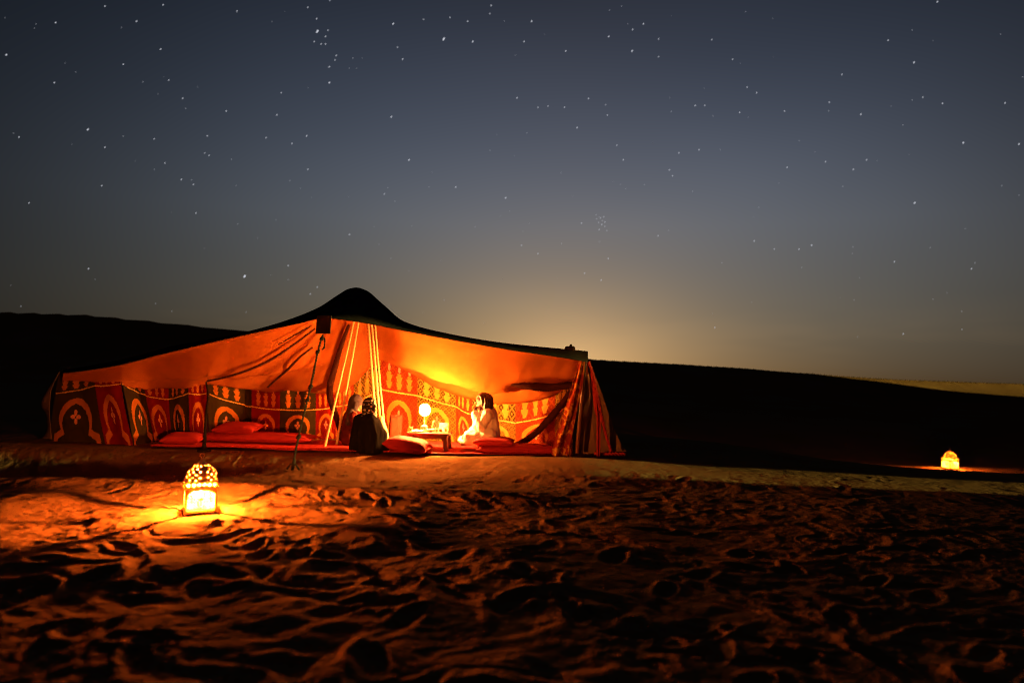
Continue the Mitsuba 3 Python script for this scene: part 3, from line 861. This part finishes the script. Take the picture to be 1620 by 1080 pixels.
# ------------------------------------------------------------------ people
def hand(c, d, n, side, curl=0.35, s=1.0):
    """Palm and five bent fingers: C wrist, D towards the fingers, N out of the back of the hand, SIDE towards the thumb."""
    c, d, n, side = (np.asarray(x, float) for x in (c, d, n, side))
    d, n, side = d / np.linalg.norm(d), n / np.linalg.norm(n), side / np.linalg.norm(side)
    out = []
    for k, (o, L) in enumerate(((0.028, 0.036), (0.010, 0.041), (-0.009, 0.038), (-0.027, 0.030))):
        root = c + d * 0.085 * s + side * o * s
        out.append((c + d * 0.012 * s + side * o * 0.55 * s, 0.015 * s, root, 0.011 * s))
        p, a = root, 0.25 + curl
        for seg in range(3):
            q = p + (d * math.cos(a) - n * math.sin(a)) * L * s * (1.0, 0.72, 0.55)[seg]
            out.append((p, 0.0095 * s, q, 0.0082 * s))
            p, a = q, a + curl + 0.2
    th0 = c + d * 0.025 * s + side * 0.022 * s
    th1 = th0 + (side * 0.8 + d * 0.6) * 0.035 * s - n * 0.010 * s
    th2 = th1 + (side * 0.35 + d * 0.95) * 0.030 * s - n * 0.010 * s
    out += [(th0, 0.015 * s, th1, 0.0115 * s), (th1, 0.0115 * s, th2, 0.009 * s)]
    return out


def frame(origin, deg):
    c, s = math.cos(math.radians(deg)), math.sin(math.radians(deg))
    o = np.asarray(origin, float)
    return lambda x, y, z: o + np.array([x * c - y * s, x * s + y * c, z])        # +x is where the person faces


def head(W, hx, hz, r=0.092, tilt=-0.02):
    """Bones of a head with neck, brow, nose, chin and ears, facing +x."""
    return [(W(hx - 0.03, 0, hz - 0.20), 0.058, W(hx - 0.012, 0, hz - 0.06), 0.056), (W(hx - 0.020, 0, hz + 0.012), r, W(hx + 0.004, 0, hz + 0.008), r * 0.90),
            (W(hx + 0.015, 0, hz - 0.03), 0.070, W(hx + 0.045, 0, hz - 0.085), 0.036), (W(hx + 0.072, 0, hz + 0.012), 0.014, W(hx + 0.106, 0, hz - 0.026), 0.0125),
            (W(hx + 0.072, 0.03, hz + 0.024), 0.017, W(hx + 0.072, -0.03, hz + 0.024), 0.017), (W(hx + 0.078, -0.014, hz - 0.058), 0.012, W(hx + 0.078, 0.014, hz - 0.058), 0.012),
            (W(hx - 0.012, 0.086, hz - 0.015), 0.016, W(hx - 0.02, 0.092, hz + 0.014), 0.015), (W(hx - 0.012, -0.086, hz - 0.015), 0.016, W(hx - 0.02, -0.092, hz + 0.014), 0.015)]


def face(W, hx, hz, t):
    for s in (-1, 1):
        obj("eye", ellipsoid(W(hx + 0.080, s * 0.031, hz + 0.004), (0.010, 0.012, 0.007), 2), "eye_dark", t, smooth=True)
    obj("mouth", ellipsoid(W(hx + 0.088, 0, hz - 0.056), (0.007, 0.021, 0.006), 2), "lip", t, smooth=True)


def drape(balls, edge=0.014, it=6):
    h = m3.Manifold.batch_hull([m3.Manifold.sphere(r, 20).translate(list(map(float, c))) for c, r in balls])
    return h


def folds(mesh, amp, fx, fz, seed, sharp=1.6):
    """Ridged hanging folds pressed into a garment."""
    v = mesh.vertices
    n = meshkit.fbm(v * [fx, fx, fz], 2, seed=seed)
    r = (1 - np.abs(2 * n - 1)) ** sharp
    fine = meshkit.fbm(v * [2.6 * fx, 2.6 * fx, 2 * fz], 2, seed=seed + 1) - 0.5
    mesh.vertices = v + mesh.vertex_normals * (amp * (r - 0.55) + 0.35 * amp * fine)[:, None]
    return mesh


# right of the table: white top, facing the lamp, one hand raised to the mouth
o = floor_pt(772, 705, 10.38)
W = frame([o[0], o[1], o[2] + 0.23], 180)
p_r = thing("person", "person in white with long dark hair, seated right of the lamp", "person")
B = head(W, 0.105, 0.545) + [
    (W(0, 0, 0.10), 0.135, W(0.00, 0, 0.22), 0.125), (W(0, 0, 0.22), 0.125, W(0.02, 0, 0.36), 0.120), (W(0.02, -0.115, 0.38), 0.062, W(0.02, 0.115, 0.38), 0.062), (W(0.02, 0, 0.35), 0.12, W(0.05, 0, 0.40), 0.07),
    (W(0.02, 0.165, 0.375), 0.052, W(0.10, 0.20, 0.19), 0.043), (W(0.10, 0.20, 0.19), 0.042, W(0.215, 0.085, 0.375), 0.030),
    (W(0.02, -0.165, 0.375), 0.052, W(0.10, -0.21, 0.17), 0.043), (W(0.10, -0.21, 0.17), 0.042, W(0.26, -0.06, 0.10), 0.030),
    (W(0.02, 0.09, 0.06), 0.085, W(0.33, 0.20, 0.02), 0.060), (W(0.33, 0.20, 0.02), 0.056, W(0.25, -0.10, -0.06), 0.040), (W(0.25, -0.10, -0.06), 0.036, W(0.36, -0.17, -0.075), 0.028),
    (W(0.02, -0.09, 0.06), 0.085, W(0.33, -0.22, 0.02), 0.060), (W(0.33, -0.22, 0.02), 0.056, W(0.28, 0.10, -0.07), 0.040), (W(0.28, 0.10, -0.07), 0.036, W(0.39, 0.16, -0.08), 0.028)]
wr = W(0.215, 0.085, 0.375)
B += hand(wr, W(0.205, 0.04, 0.46) - wr, W(1, 0.2, 0) - W(0, 0, 0), W(-0.3, -0.6, 0) - W(0, 0, 0), 0.40, 0.95)
wl = W(0.26, -0.06, 0.10)
B += hand(wl, W(0.34, 0.03, 0.06) - wl, W(0, 0, 1) - W(0, 0, 0), W(-0.5, 0.6, 0) - W(0, 0, 0), 0.25, 0.95)
obj("body", body(B, 0.009, 6), "skin", p_r, smooth=True)
top = [(W(0.0, 0, 0.06), 0.172, W(0.00, 0, 0.22), 0.142), (W(0, 0, 0.22), 0.142, W(0.02, 0, 0.36), 0.132), (W(0.015, -0.125, 0.375), 0.075, W(0.015, 0.125, 0.375), 0.075), (W(0.01, 0, 0.40), 0.085, W(0.04, 0, 0.435), 0.066),
       (W(0.02, 0.170, 0.37), 0.066, W(0.10, 0.205, 0.19), 0.060), (W(0.10, 0.205, 0.19), 0.072, W(0.208, 0.092, 0.362), 0.056), (W(0.11, 0.19, 0.17), 0.06, W(0.17, 0.14, 0.20), 0.06),
       (W(0.02, -0.170, 0.37), 0.066, W(0.10, -0.215, 0.17), 0.060), (W(0.10, -0.215, 0.17), 0.072, W(0.25, -0.075, 0.105), 0.054),
       (W(0.08, 0.0, 0.06), 0.115, W(0.17, 0.0, 0.03), 0.085), (W(0.07, 0.0, 0.30), 0.125, W(0.14, 0.0, 0.10), 0.12)]
tm = body(top, 0.011, 8)
tm = folds(tm, 0.040, 9, 3.0, 51, 1.2)
obj("white_top", tm, "white_cloth", p_r, smooth=True)
tr = body([], 0.011, 5, [
    drape([(W(-0.02, 0.13, 0.04), 0.115), (W(-0.02, -0.13, 0.04), 0.115), (W(0.30, 0.20, 0.00), 0.080), (W(0.12, 0.0, 0.12), 0.09)]),
    drape([(W(-0.02, 0.13, 0.04), 0.115), (W(-0.02, -0.13, 0.04), 0.115), (W(0.30, -0.21, 0.00), 0.080), (W(0.12, 0.0, 0.12), 0.09)]),
    drape([(W(0.31, 0.15, -0.02), 0.066), (W(0.31, -0.16, -0.02), 0.066), (W(0.40, 0.05, -0.045), 0.050), (W(0.40, -0.08, -0.045), 0.050), (W(0.10, 0.0, 0.06), 0.10)])])
tr = folds(tr, 0.034, 9, 9, 57, 1.2)
obj("skirt", tr, "white_cloth", p_r, smooth=True)
sf = folds(body([], 0.010, 4, [drape([(W(0.03, 0.07, 0.435), 0.05), (W(0.03, -0.07, 0.435), 0.05), (W(0.09, 0.045, 0.425), 0.045), (W(0.09, -0.045, 0.425), 0.045), (W(0.055, 0, 0.48), 0.065)]), drape([(W(0.10, 0.03, 0.41), 0.040), (W(0.10, -0.03, 0.41), 0.040), (W(0.135, 0.0, 0.30), 0.032)])]), 0.020, 14, 10, 61, 1.2)
obj("neck_scarf", sf, "maroon_cloth", p_r, smooth=True)
hm = body([(W(0.085, 0, 0.580), 0.110, W(0.055, 0, 0.560), 0.118), (W(0.045, 0.03, 0.55), 0.105, W(0.0, 0.03, 0.37), 0.075), (W(0.045, -0.03, 0.55), 0.105, W(0.0, -0.03, 0.37), 0.075), (W(0.085, 0.072, 0.55), 0.042, W(0.06, 0.085, 0.41), 0.034), (W(0.085, -0.072, 0.55), 0.042, W(0.06, -0.085, 0.41), 0.034)], 0.012, 5)
hm.vertices += hm.vertex_normals * (0.008 * np.sin(hm.vertices[:, 0] * 160 + hm.vertices[:, 1] * 120))[:, None]
obj("hair", hm, "hair", p_r, smooth=True)
face(W, 0.105, 0.545, p_r)

# left of the table, back to the camera: black cloak and a chequered headscarf
o = floor_pt(580, 712, 10.02)
W = frame([o[0], o[1], o[2] + 0.02], 58)
p_b = thing("person", "person seated with back turned, in a black cloak and a dark speckled headscarf", "person")
B = head(W, 0.05, 0.66) + [
    (W(0, 0, 0.12), 0.13, W(0, 0, 0.30), 0.125), (W(0, 0, 0.30), 0.125, W(0.01, 0, 0.46), 0.12), (W(0.01, -0.12, 0.46), 0.05, W(0.01, 0.12, 0.46), 0.05), (W(0, 0, 0.45), 0.10, W(0.02, 0, 0.50), 0.065),
    (W(0.01, 0.15, 0.44), 0.045, W(0.10, 0.20, 0.27), 0.042), (W(0.10, 0.20, 0.27), 0.04, W(0.28, 0.08, 0.20), 0.03), (W(0.01, -0.15, 0.44), 0.045, W(0.10, -0.19, 0.27), 0.042), (W(0.10, -0.19, 0.27), 0.04, W(0.28, -0.08, 0.20), 0.03),
    (W(0.02, 0.09, 0.12), 0.085, W(0.30, 0.15, 0.10), 0.06), (W(0.30, 0.15, 0.10), 0.055, W(0.25, -0.10, 0.05), 0.038), (W(0.02, -0.09, 0.12), 0.085, W(0.30, -0.15, 0.10), 0.06), (W(0.30, -0.15, 0.10), 0.055, W(0.26, 0.10, 0.05), 0.038)]
for s in (-1, 1):
    w0 = W(0.28, s * 0.08, 0.20)
    B += hand(w0, W(0.36, s * 0.02, 0.18) - w0, W(0, 0, 1) - W(0, 0, 0), W(0.2, -s, 0) - W(0, 0, 0), 0.3, 0.95)
obj("body", body(B, 0.010, 6), "skin", p_b, smooth=True)
ck = body([], 0.014, 5, [
    drape([(W(-0.07, -0.15, 0.07), 0.09), (W(-0.07, 0.15, 0.07), 0.09), (W(0.12, -0.20, 0.07), 0.08), (W(0.12, 0.20, 0.07), 0.08), (W(-0.04, -0.125, 0.45), 0.082), (W(-0.04, 0.125, 0.45), 0.082), (W(0.02, -0.13, 0.44), 0.075), (W(0.02, 0.13, 0.44), 0.075), (W(0.0, 0, 0.50), 0.085), (W(0.10, 0.17, 0.26), 0.085), (W(0.10, -0.17, 0.26), 0.085)]),
    drape([(W(0.05, -0.15, 0.09), 0.10), (W(0.05, 0.15, 0.09), 0.10), (W(0.30, -0.15, 0.08), 0.082), (W(0.30, 0.15, 0.08), 0.082), (W(0.27, 0.0, 0.06), 0.07)])])
ck = folds(ck, 0.034, 9, 1.6, 53)
obj("cloak", ck, "black_cloth", p_b, smooth=True)
sc = body([(W(0.022, 0, 0.685), 0.106, W(0.03, 0, 0.665), 0.103), (W(0.0, 0, 0.66), 0.092, W(-0.015, 0, 0.55), 0.078), (W(0.02, 0.05, 0.56), 0.060, W(0.02, -0.05, 0.56), 0.060), (W(0.03, 0.085, 0.66), 0.035, W(0.03, 0.075, 0.56), 0.04), (W(0.03, -0.085, 0.66), 0.035, W(0.03, -0.075, 0.56), 0.04)], 0.012, 4)
sc.vertices += sc.vertex_normals * (0.010 * (meshkit.fbm(sc.vertices * 16, 2, seed=54) - 0.45))[:, None]
obj("headscarf", sc, "scarf_mat", p_b, smooth=True)
face(W, 0.05, 0.66, p_b)

# behind at the left: dim red robe, grey purple headscarf
o = floor_pt(556, 704, 10.75)
W = frame([o[0], o[1], o[2] + 0.03], 12)
p_l = thing("person", "person in a dim red robe and grey purple headscarf, behind the one in black", "person")
B = head(W, 0.075, 0.66) + [
    (W(0, 0, 0.12), 0.13, W(0, 0, 0.30), 0.12), (W(0, 0, 0.30), 0.12, W(0.02, 0, 0.46), 0.115), (W(0.02, -0.12, 0.48), 0.06, W(0.02, 0.12, 0.48), 0.06), (W(0, 0, 0.46), 0.11, W(0.035, 0, 0.52), 0.062),
    (W(0.02, 0.16, 0.47), 0.05, W(0.10, 0.19, 0.27), 0.042), (W(0.10, 0.19, 0.27), 0.04, W(0.28, 0.08, 0.22), 0.03), (W(0.02, -0.16, 0.47), 0.05, W(0.10, -0.19, 0.27), 0.042), (W(0.10, -0.19, 0.27), 0.04, W(0.28, -0.08, 0.22), 0.03),
    (W(0.02, 0.09, 0.12), 0.085, W(0.30, 0.18, 0.12), 0.06), (W(0.30, 0.18, 0.12), 0.055, W(0.25, -0.10, 0.05), 0.038), (W(0.02, -0.09, 0.12), 0.085, W(0.30, -0.18, 0.12), 0.06), (W(0.30, -0.18, 0.12), 0.055, W(0.27, 0.10, 0.05), 0.038)]
for s in (-1, 1):
    w0 = W(0.28, s * 0.08, 0.22)
    B += hand(w0, W(0.36, s * 0.02, 0.20) - w0, W(0, 0, 1) - W(0, 0, 0), W(0.2, -s, 0) - W(0, 0, 0), 0.3, 0.95)
obj("body", body(B, 0.010, 6), "skin", p_l, smooth=True)
rb = body([(W(0, -0.08, 0.12), 0.16, W(0, 0.08, 0.12), 0.16), (W(0, 0, 0.28), 0.16, W(0.01, 0, 0.42), 0.145), (W(0.015, -0.13, 0.465), 0.078, W(0.015, 0.13, 0.465), 0.078), (W(0.015, 0.165, 0.45), 0.070, W(0.10, 0.195, 0.26), 0.068), (W(0.10, 0.195, 0.26), 0.066, W(0.24, 0.10, 0.22), 0.05), (W(0.015, -0.165, 0.45), 0.070, W(0.10, -0.195, 0.26), 0.068), (W(0.10, -0.195, 0.26), 0.066, W(0.24, -0.10, 0.22), 0.05),
           (W(0.02, 0.09, 0.12), 0.115, W(0.30, 0.18, 0.12), 0.080), (W(0.02, -0.09, 0.12), 0.115, W(0.30, -0.18, 0.12), 0.080), (W(0.28, -0.14, 0.07), 0.075, W(0.28, 0.14, 0.07), 0.075)], 0.02, 10)
rb = folds(rb, 0.036, 8, 2.2, 55, 1.4)
obj("robe", rb, "maroon_cloth", p_l, smooth=True)
sc = body([(W(0.045, 0, 0.69), 0.108, W(0.055, 0, 0.67), 0.104), (W(0.02, 0, 0.66), 0.094, W(-0.01, 0, 0.54), 0.084), (W(0.05, 0.085, 0.66), 0.036, W(0.03, 0.085, 0.53), 0.046), (W(0.05, -0.085, 0.66), 0.036, W(0.03, -0.085, 0.53), 0.046), (W(-0.02, -0.10, 0.52), 0.055, W(-0.06, -0.15, 0.36), 0.045)], 0.012, 4)
sc.vertices += sc.vertex_normals * (0.016 * (meshkit.fbm(sc.vertices * 22, 3, seed=56) - 0.45))[:, None]
obj("headscarf", sc, "purple_cloth", p_l, smooth=True)
face(W, 0.075, 0.66, p_l)


# ------------------------------------------------------------------ pierced metal lanterns
def plate3(poly, t):
    g = getattr(poly, "geoms", [poly])
    return cat_mesh([trimesh.creation.extrude_polygon(q, t, engine="earcut") for q in g if q.area > 1e-7])


def upright(m, half, k):
    """A plate drawn in (across, up) -> the k-th side of a square lantern of half width HALF."""
    tf = trimesh.transformations
    m = m.copy()
    m.apply_transform(tf.rotation_matrix(PI / 2, [1, 0, 0]))
    m.apply_translation([0, -half, 0])
    m.apply_transform(tf.rotation_matrix(k * PI / 2, [0, 0, 1]))
    return m


def dome_shell(z0, H, R, n, rows, holes):
    """An onion dome of pierced cells, each a quad with a round or drop-shaped hole."""
    prof = PchipInterpolator([0, 0.15, 0.35, 0.6, 0.82, 1.0], [0.93, 1.0, 0.99, 0.80, 0.46, 0.10])
    V, Fc = [], []
    for i in range(n):
        for j in range(rows):
            a0, a1, t0, t1 = 2 * PI * i / n, 2 * PI * (i + 1) / n, j / rows, (j + 1) / rows
            kind = holes(i, j)
            K = 12
            an = np.arange(K) * 2 * PI / K + PI / K
            sq = np.stack([np.cos(an), np.sin(an)], -1)
            sq = sq / np.abs(sq).max(1, keepdims=True)
            rings = [sq]
            rad = 0.66 if kind == 1 else 0.40 if kind == 2 else 0.0
            rings.append(np.stack([np.cos(an), np.sin(an) * (1.0 if kind != 2 else 1.5)], -1) * max(rad, 0.001))
            b = len(V)
            for rg, off in ((rings[0], 0), (rings[1], 0), (rings[1], -0.0025)):
                for x, y in rg:
                    a, t = (a0 + a1) / 2 + x * (a1 - a0) / 2, (t0 + t1) / 2 + y * (t1 - t0) / 2
                    r = float(prof(np.clip(t, 0, 1))) * R + off
                    V.append([r * math.cos(a), r * math.sin(a), z0 + t * H])
            for k in range(K):
                q = (k + 1) % K
                Fc += [[b + k, b + q, b + K + q], [b + k, b + K + q, b + K + k]]
                if rad > 0:
                    Fc += [[b + K + k, b + K + q, b + 2 * K + q], [b + K + k, b + 2 * K + q, b + 2 * K + k]]
    return trimesh.Trimesh(np.array(V), np.array(Fc), process=False)


def make_lantern(x, y, z, rz, label, scale=1.0, power=1.0):
    t = thing("metal_lantern", label, "lantern", "pierced metal lanterns standing on the sand")
    tf = T().translate([x, y, z]).rotate([0, 0, 1], rz).scale(scale)
    made = []

    def add(name, mesh, mat, smooth=30, emit=None):
        m = mesh.copy()
        m.apply_scale(scale)
        m = place(m, (x, y, z), rz)
        obj(name, m, mat, t, smooth=smooth, emit=emit)

    h = 0.120
    add("base", cat_mesh([bx(0, 0, 0.012, 0.262, 0.262, 0.024, 0.004)] + [bx(sx * 0.115, sy * 0.115, -0.006, 0.03, 0.03, 0.014, 0.004) for sx in (-1, 1) for sy in (-1, 1)]), "brass")
    arch = Polygon([(-0.106, 0.010), (0.106, 0.010)] + [(0.106 * math.cos(a), 0.118 + 0.046 * math.sin(a)) for a in np.linspace(0, PI, 17)])
    orn = Point(0, 0.088).buffer(0.017, 12).union(shapely.union_all([shapely.affinity.rotate(sbox(-0.002, 0.0, 0.002, 0.11), a, origin=(0, 0)) for a in ()])) if False else Point(0, 0.088).buffer(0.013, 12)
    bars = shapely.union_all([shapely.affinity.rotate(sbox(-0.0011 + q, -0.3, 0.0011 + q, 0.4), a, origin=(q, 0.088)) for q in np.arange(-0.288, 0.3, 0.024) for a in (-45, 45)] + [Point(qx, 0.088 + qy).buffer(0.0052, 6) for qx in np.arange(-0.096, 0.1, 0.024) for qy in np.arange(-0.072, 0.08, 0.024)])
    face_poly = sbox(-0.116, 0.0, 0.116, 0.172).difference(arch).union(bars.intersection(arch)).union(orn)
    for k in range(4):
        m = plate3(face_poly, 0.002)
        m.apply_translation([0, 0.026, 0])
        add("window_grille", upright(m, h, k), "brass", False)
    for sx in (-1, 1):
        for sy in (-1, 1):
            add("corner_post", lathe([[0, 0.024], [0.010, 0.024], [0.010, 0.04], [0.0075, 0.05], [0.0075, 0.18], [0.010, 0.19], [0.010, 0.20], [0, 0.20]], 12, (sx * 0.117, sy * 0.117, 0)), "brass")
    add("eave", cat_mesh([bx(sx * 0.1225 * (k == 0), sx * 0.1225 * (k == 1), 0.205, 0.030 if k == 0 else 0.275, 0.275 if k == 0 else 0.030, 0.010 + 0.001 * k, 0.003) for k in (0, 1) for sx in (-1, 1)]), "brass")
    band = sbox(-0.126, 0, 0.126, 0.042)
    for q in np.linspace(-0.10, 0.10, 6):
        band = band.difference(Point(q, 0.021).buffer(0.0135, 10))
    for k in range(4):
        m = plate3(band, 0.002)
        m.apply_translation([0, 0.211, 0])
        add("band", upright(m, 0.124, k), "brass", False)
    deck = sbox(-0.130, -0.130, 0.130, 0.130).difference(Point(0, 0).buffer(0.105, 24))
    m = plate3(deck, 0.004)
    m.apply_translation([0, 0, 0.254])
    add("deck", m, "brass", False)
    add("dome", dome_shell(0.258, 0.155, 0.122, 24, 7, lambda i, j: 0 if j == 6 or (i + j) % 2 or (i % 6 == 0 and j % 2 == 0) else 1), "brass", 30)
    add("finial", lathe([[0, 0.405], [0.016, 0.405], [0.018, 0.415], [0.010, 0.424], [0.013, 0.434], [0.004, 0.446], [0, 0.448]], 16), "brass")
    an = np.linspace(0, 2 * PI, 25)
    add("ring", tube(np.stack([0.018 * np.cos(an), 0 * an, 0.462 + 0.018 * np.sin(an)], -1), 0.0028, 6, False), "brass")
    add("candle", lathe([[0, 0.024], [0.022, 0.024], [0.022, 0.112], [0.017, 0.115], [0, 0.113]], 20), "wax")
    add("flame", lathe([[0, 0.116], [0.008, 0.121], [0.0115, 0.131], [0.009, 0.146], [0.004, 0.158], [0, 0.165]], 14), "glow_black", True, LAMP * CANDLE_L * power)
    return t


make_lantern(LANTERN[0], LANTERN[1], gz(*LANTERN) + 0.010, 27, "large bright pierced lantern glowing on the sand in the left foreground", 0.97)
p = at(1503, 739, 15.0)
make_lantern(p[0], p[1], gz(p[0], p[1]) + 0.01, 12, "small distant pierced lantern glowing on the sand at the far right", 0.95, 0.25)

# ------------------------------------------------------------------ stars
STARS = """502,50,3 387,437,3 521,131,2 702,62,3 748,66,2 521,106,1.6 532,88,1.6 501,30,1.4 622,38,2 139,205,2 88,36,1 216,34,1.4 254,78,1.4 195,102,1 166,10,1 258,8,1 375,18,1.2 487,12,1.2 522,1,1 777,9,1.6 775,22,1 740,34,1.2 712,28,1
86,131,1 10,87,1.8 267,127,.8 289,156,1 358,176,1 438,182,1.5 445,147,1 485,215,1.7 462,227,1.3 421,218,1.2 328,215,1 324,242,.9 331,246,.9 244,220,1 166,233,1.2 287,284,1.3 306,292,.8 487,268,1.2 261,258,.8 619,185,1.9 647,253,2 721,296,1.3 800,313,2 608,307,1 553,371,1.2 456,420,1.4
502,454,1.3 491,465,1.2 140,425,1.1 46,321,1 310,337,.9 161,294,.9 30,217,1 629,75,1 637,94,1.4 670,31,.7 841,34,1.8 829,66,1.5 895,81,1.5 963,58,1.8 1000,81,2 1018,38,1.5 1001,47,1.4 1042,62,.8 1042,90,.9 1126,63,1.2 1159,94,1 1405,64,1 1446,99,1.8 1483,3,1.3 1332,118,1.1 1312,162,1.1
1362,181,1.6 1197,147,1.2 1182,138,.9 1100,167,1.6 1115,167,.9 1170,178,1.1 1241,176,1 913,202,1.7 818,155,1.6 893,170,1 851,170,.8 867,168,.8 931,156,1 958,166,.8 961,182,.9 976,230,.8 986,253,1 1074,242,1.2 1106,237,1.4 1059,269,1.1 1064,278,1 1306,256,1 1350,268,1.3 1491,164,1.1 1590,163,1
1460,154,.8 1524,226,1.9 1612,228,1.6 1447,321,2 1371,253,.8 1245,265,.8 1193,381,1.3 1264,394,1.4 1284,388,1.7 1225,394,.8 1415,414,1.1 1537,425,.9 1131,518,1.2 1429,528,.9 825,388,.9 851,401,.9 925,432,1.1 951,443,1.2 962,409,1 1041,373,.9 920,353,.9 515,58,1.1 508,70,1.1 515,70,1.1 519,48,1.1 497,66,.9 530,95,1"""


def star(d, b, R=900.0):
    c = EYE + d / np.linalg.norm(d) * R
    e = np.cross(d, [0, 0, 1.0])
    e /= np.linalg.norm(e)
    f = np.cross(e, d / np.linalg.norm(d))
    r = 0.30 + 0.12 * b + 0.22 * max(0.0, b - 1.6)
    t = 0.55 * e + 0.83 * f
    a = trimesh.creation.icosphere(0)
    v = a.vertices * r
    a.vertices = c + v + 1.25 * (v @ t)[:, None] * t
    return a


ms = []
for s in STARS.split():
    x, y, b = map(float, s.split(","))
    ms.append(star(at(x, y, 1.0) - EYE, b))
for k in range(420):
    d = unit(rng.uniform(-60, 60), math.degrees(math.asin(rng.uniform(math.sin(math.radians(3)), math.sin(math.radians(55))))))
    ms.append(star(d, rng.uniform(-1.5, -0.5)))
obj("stars", cat_mesh(ms), "glow_black", smooth=False, emit=np.array((0.66, 0.68, 0.76)) / GAIN)
scene["stars"]["emitter"]["sampling_weight"] = 0.0
tag("stars", "white stars scattered over the dark night sky", "stars", kind="stuff")
ms = [star(at(x, y, 1.0) - EYE, b) for x, y, b in ((950, 345, .6), (955, 343, .4), (952, 355, 1.0), (948, 363, .8), (957, 351, .6), (947, 352, .4), (944, 346, 0), (953, 349, 0), (960, 365, .1), (943, 340, -.3), (957, 358, 0))]
obj("star_cluster", cat_mesh(ms), "glow_black", smooth=False, emit=np.array((0.66, 0.68, 0.76)) / GAIN)
scene["star_cluster"]["emitter"]["sampling_weight"] = 0.0
tag("star_cluster", "tight little cluster of stars above the yellow glow on the horizon", "stars", kind="stuff")
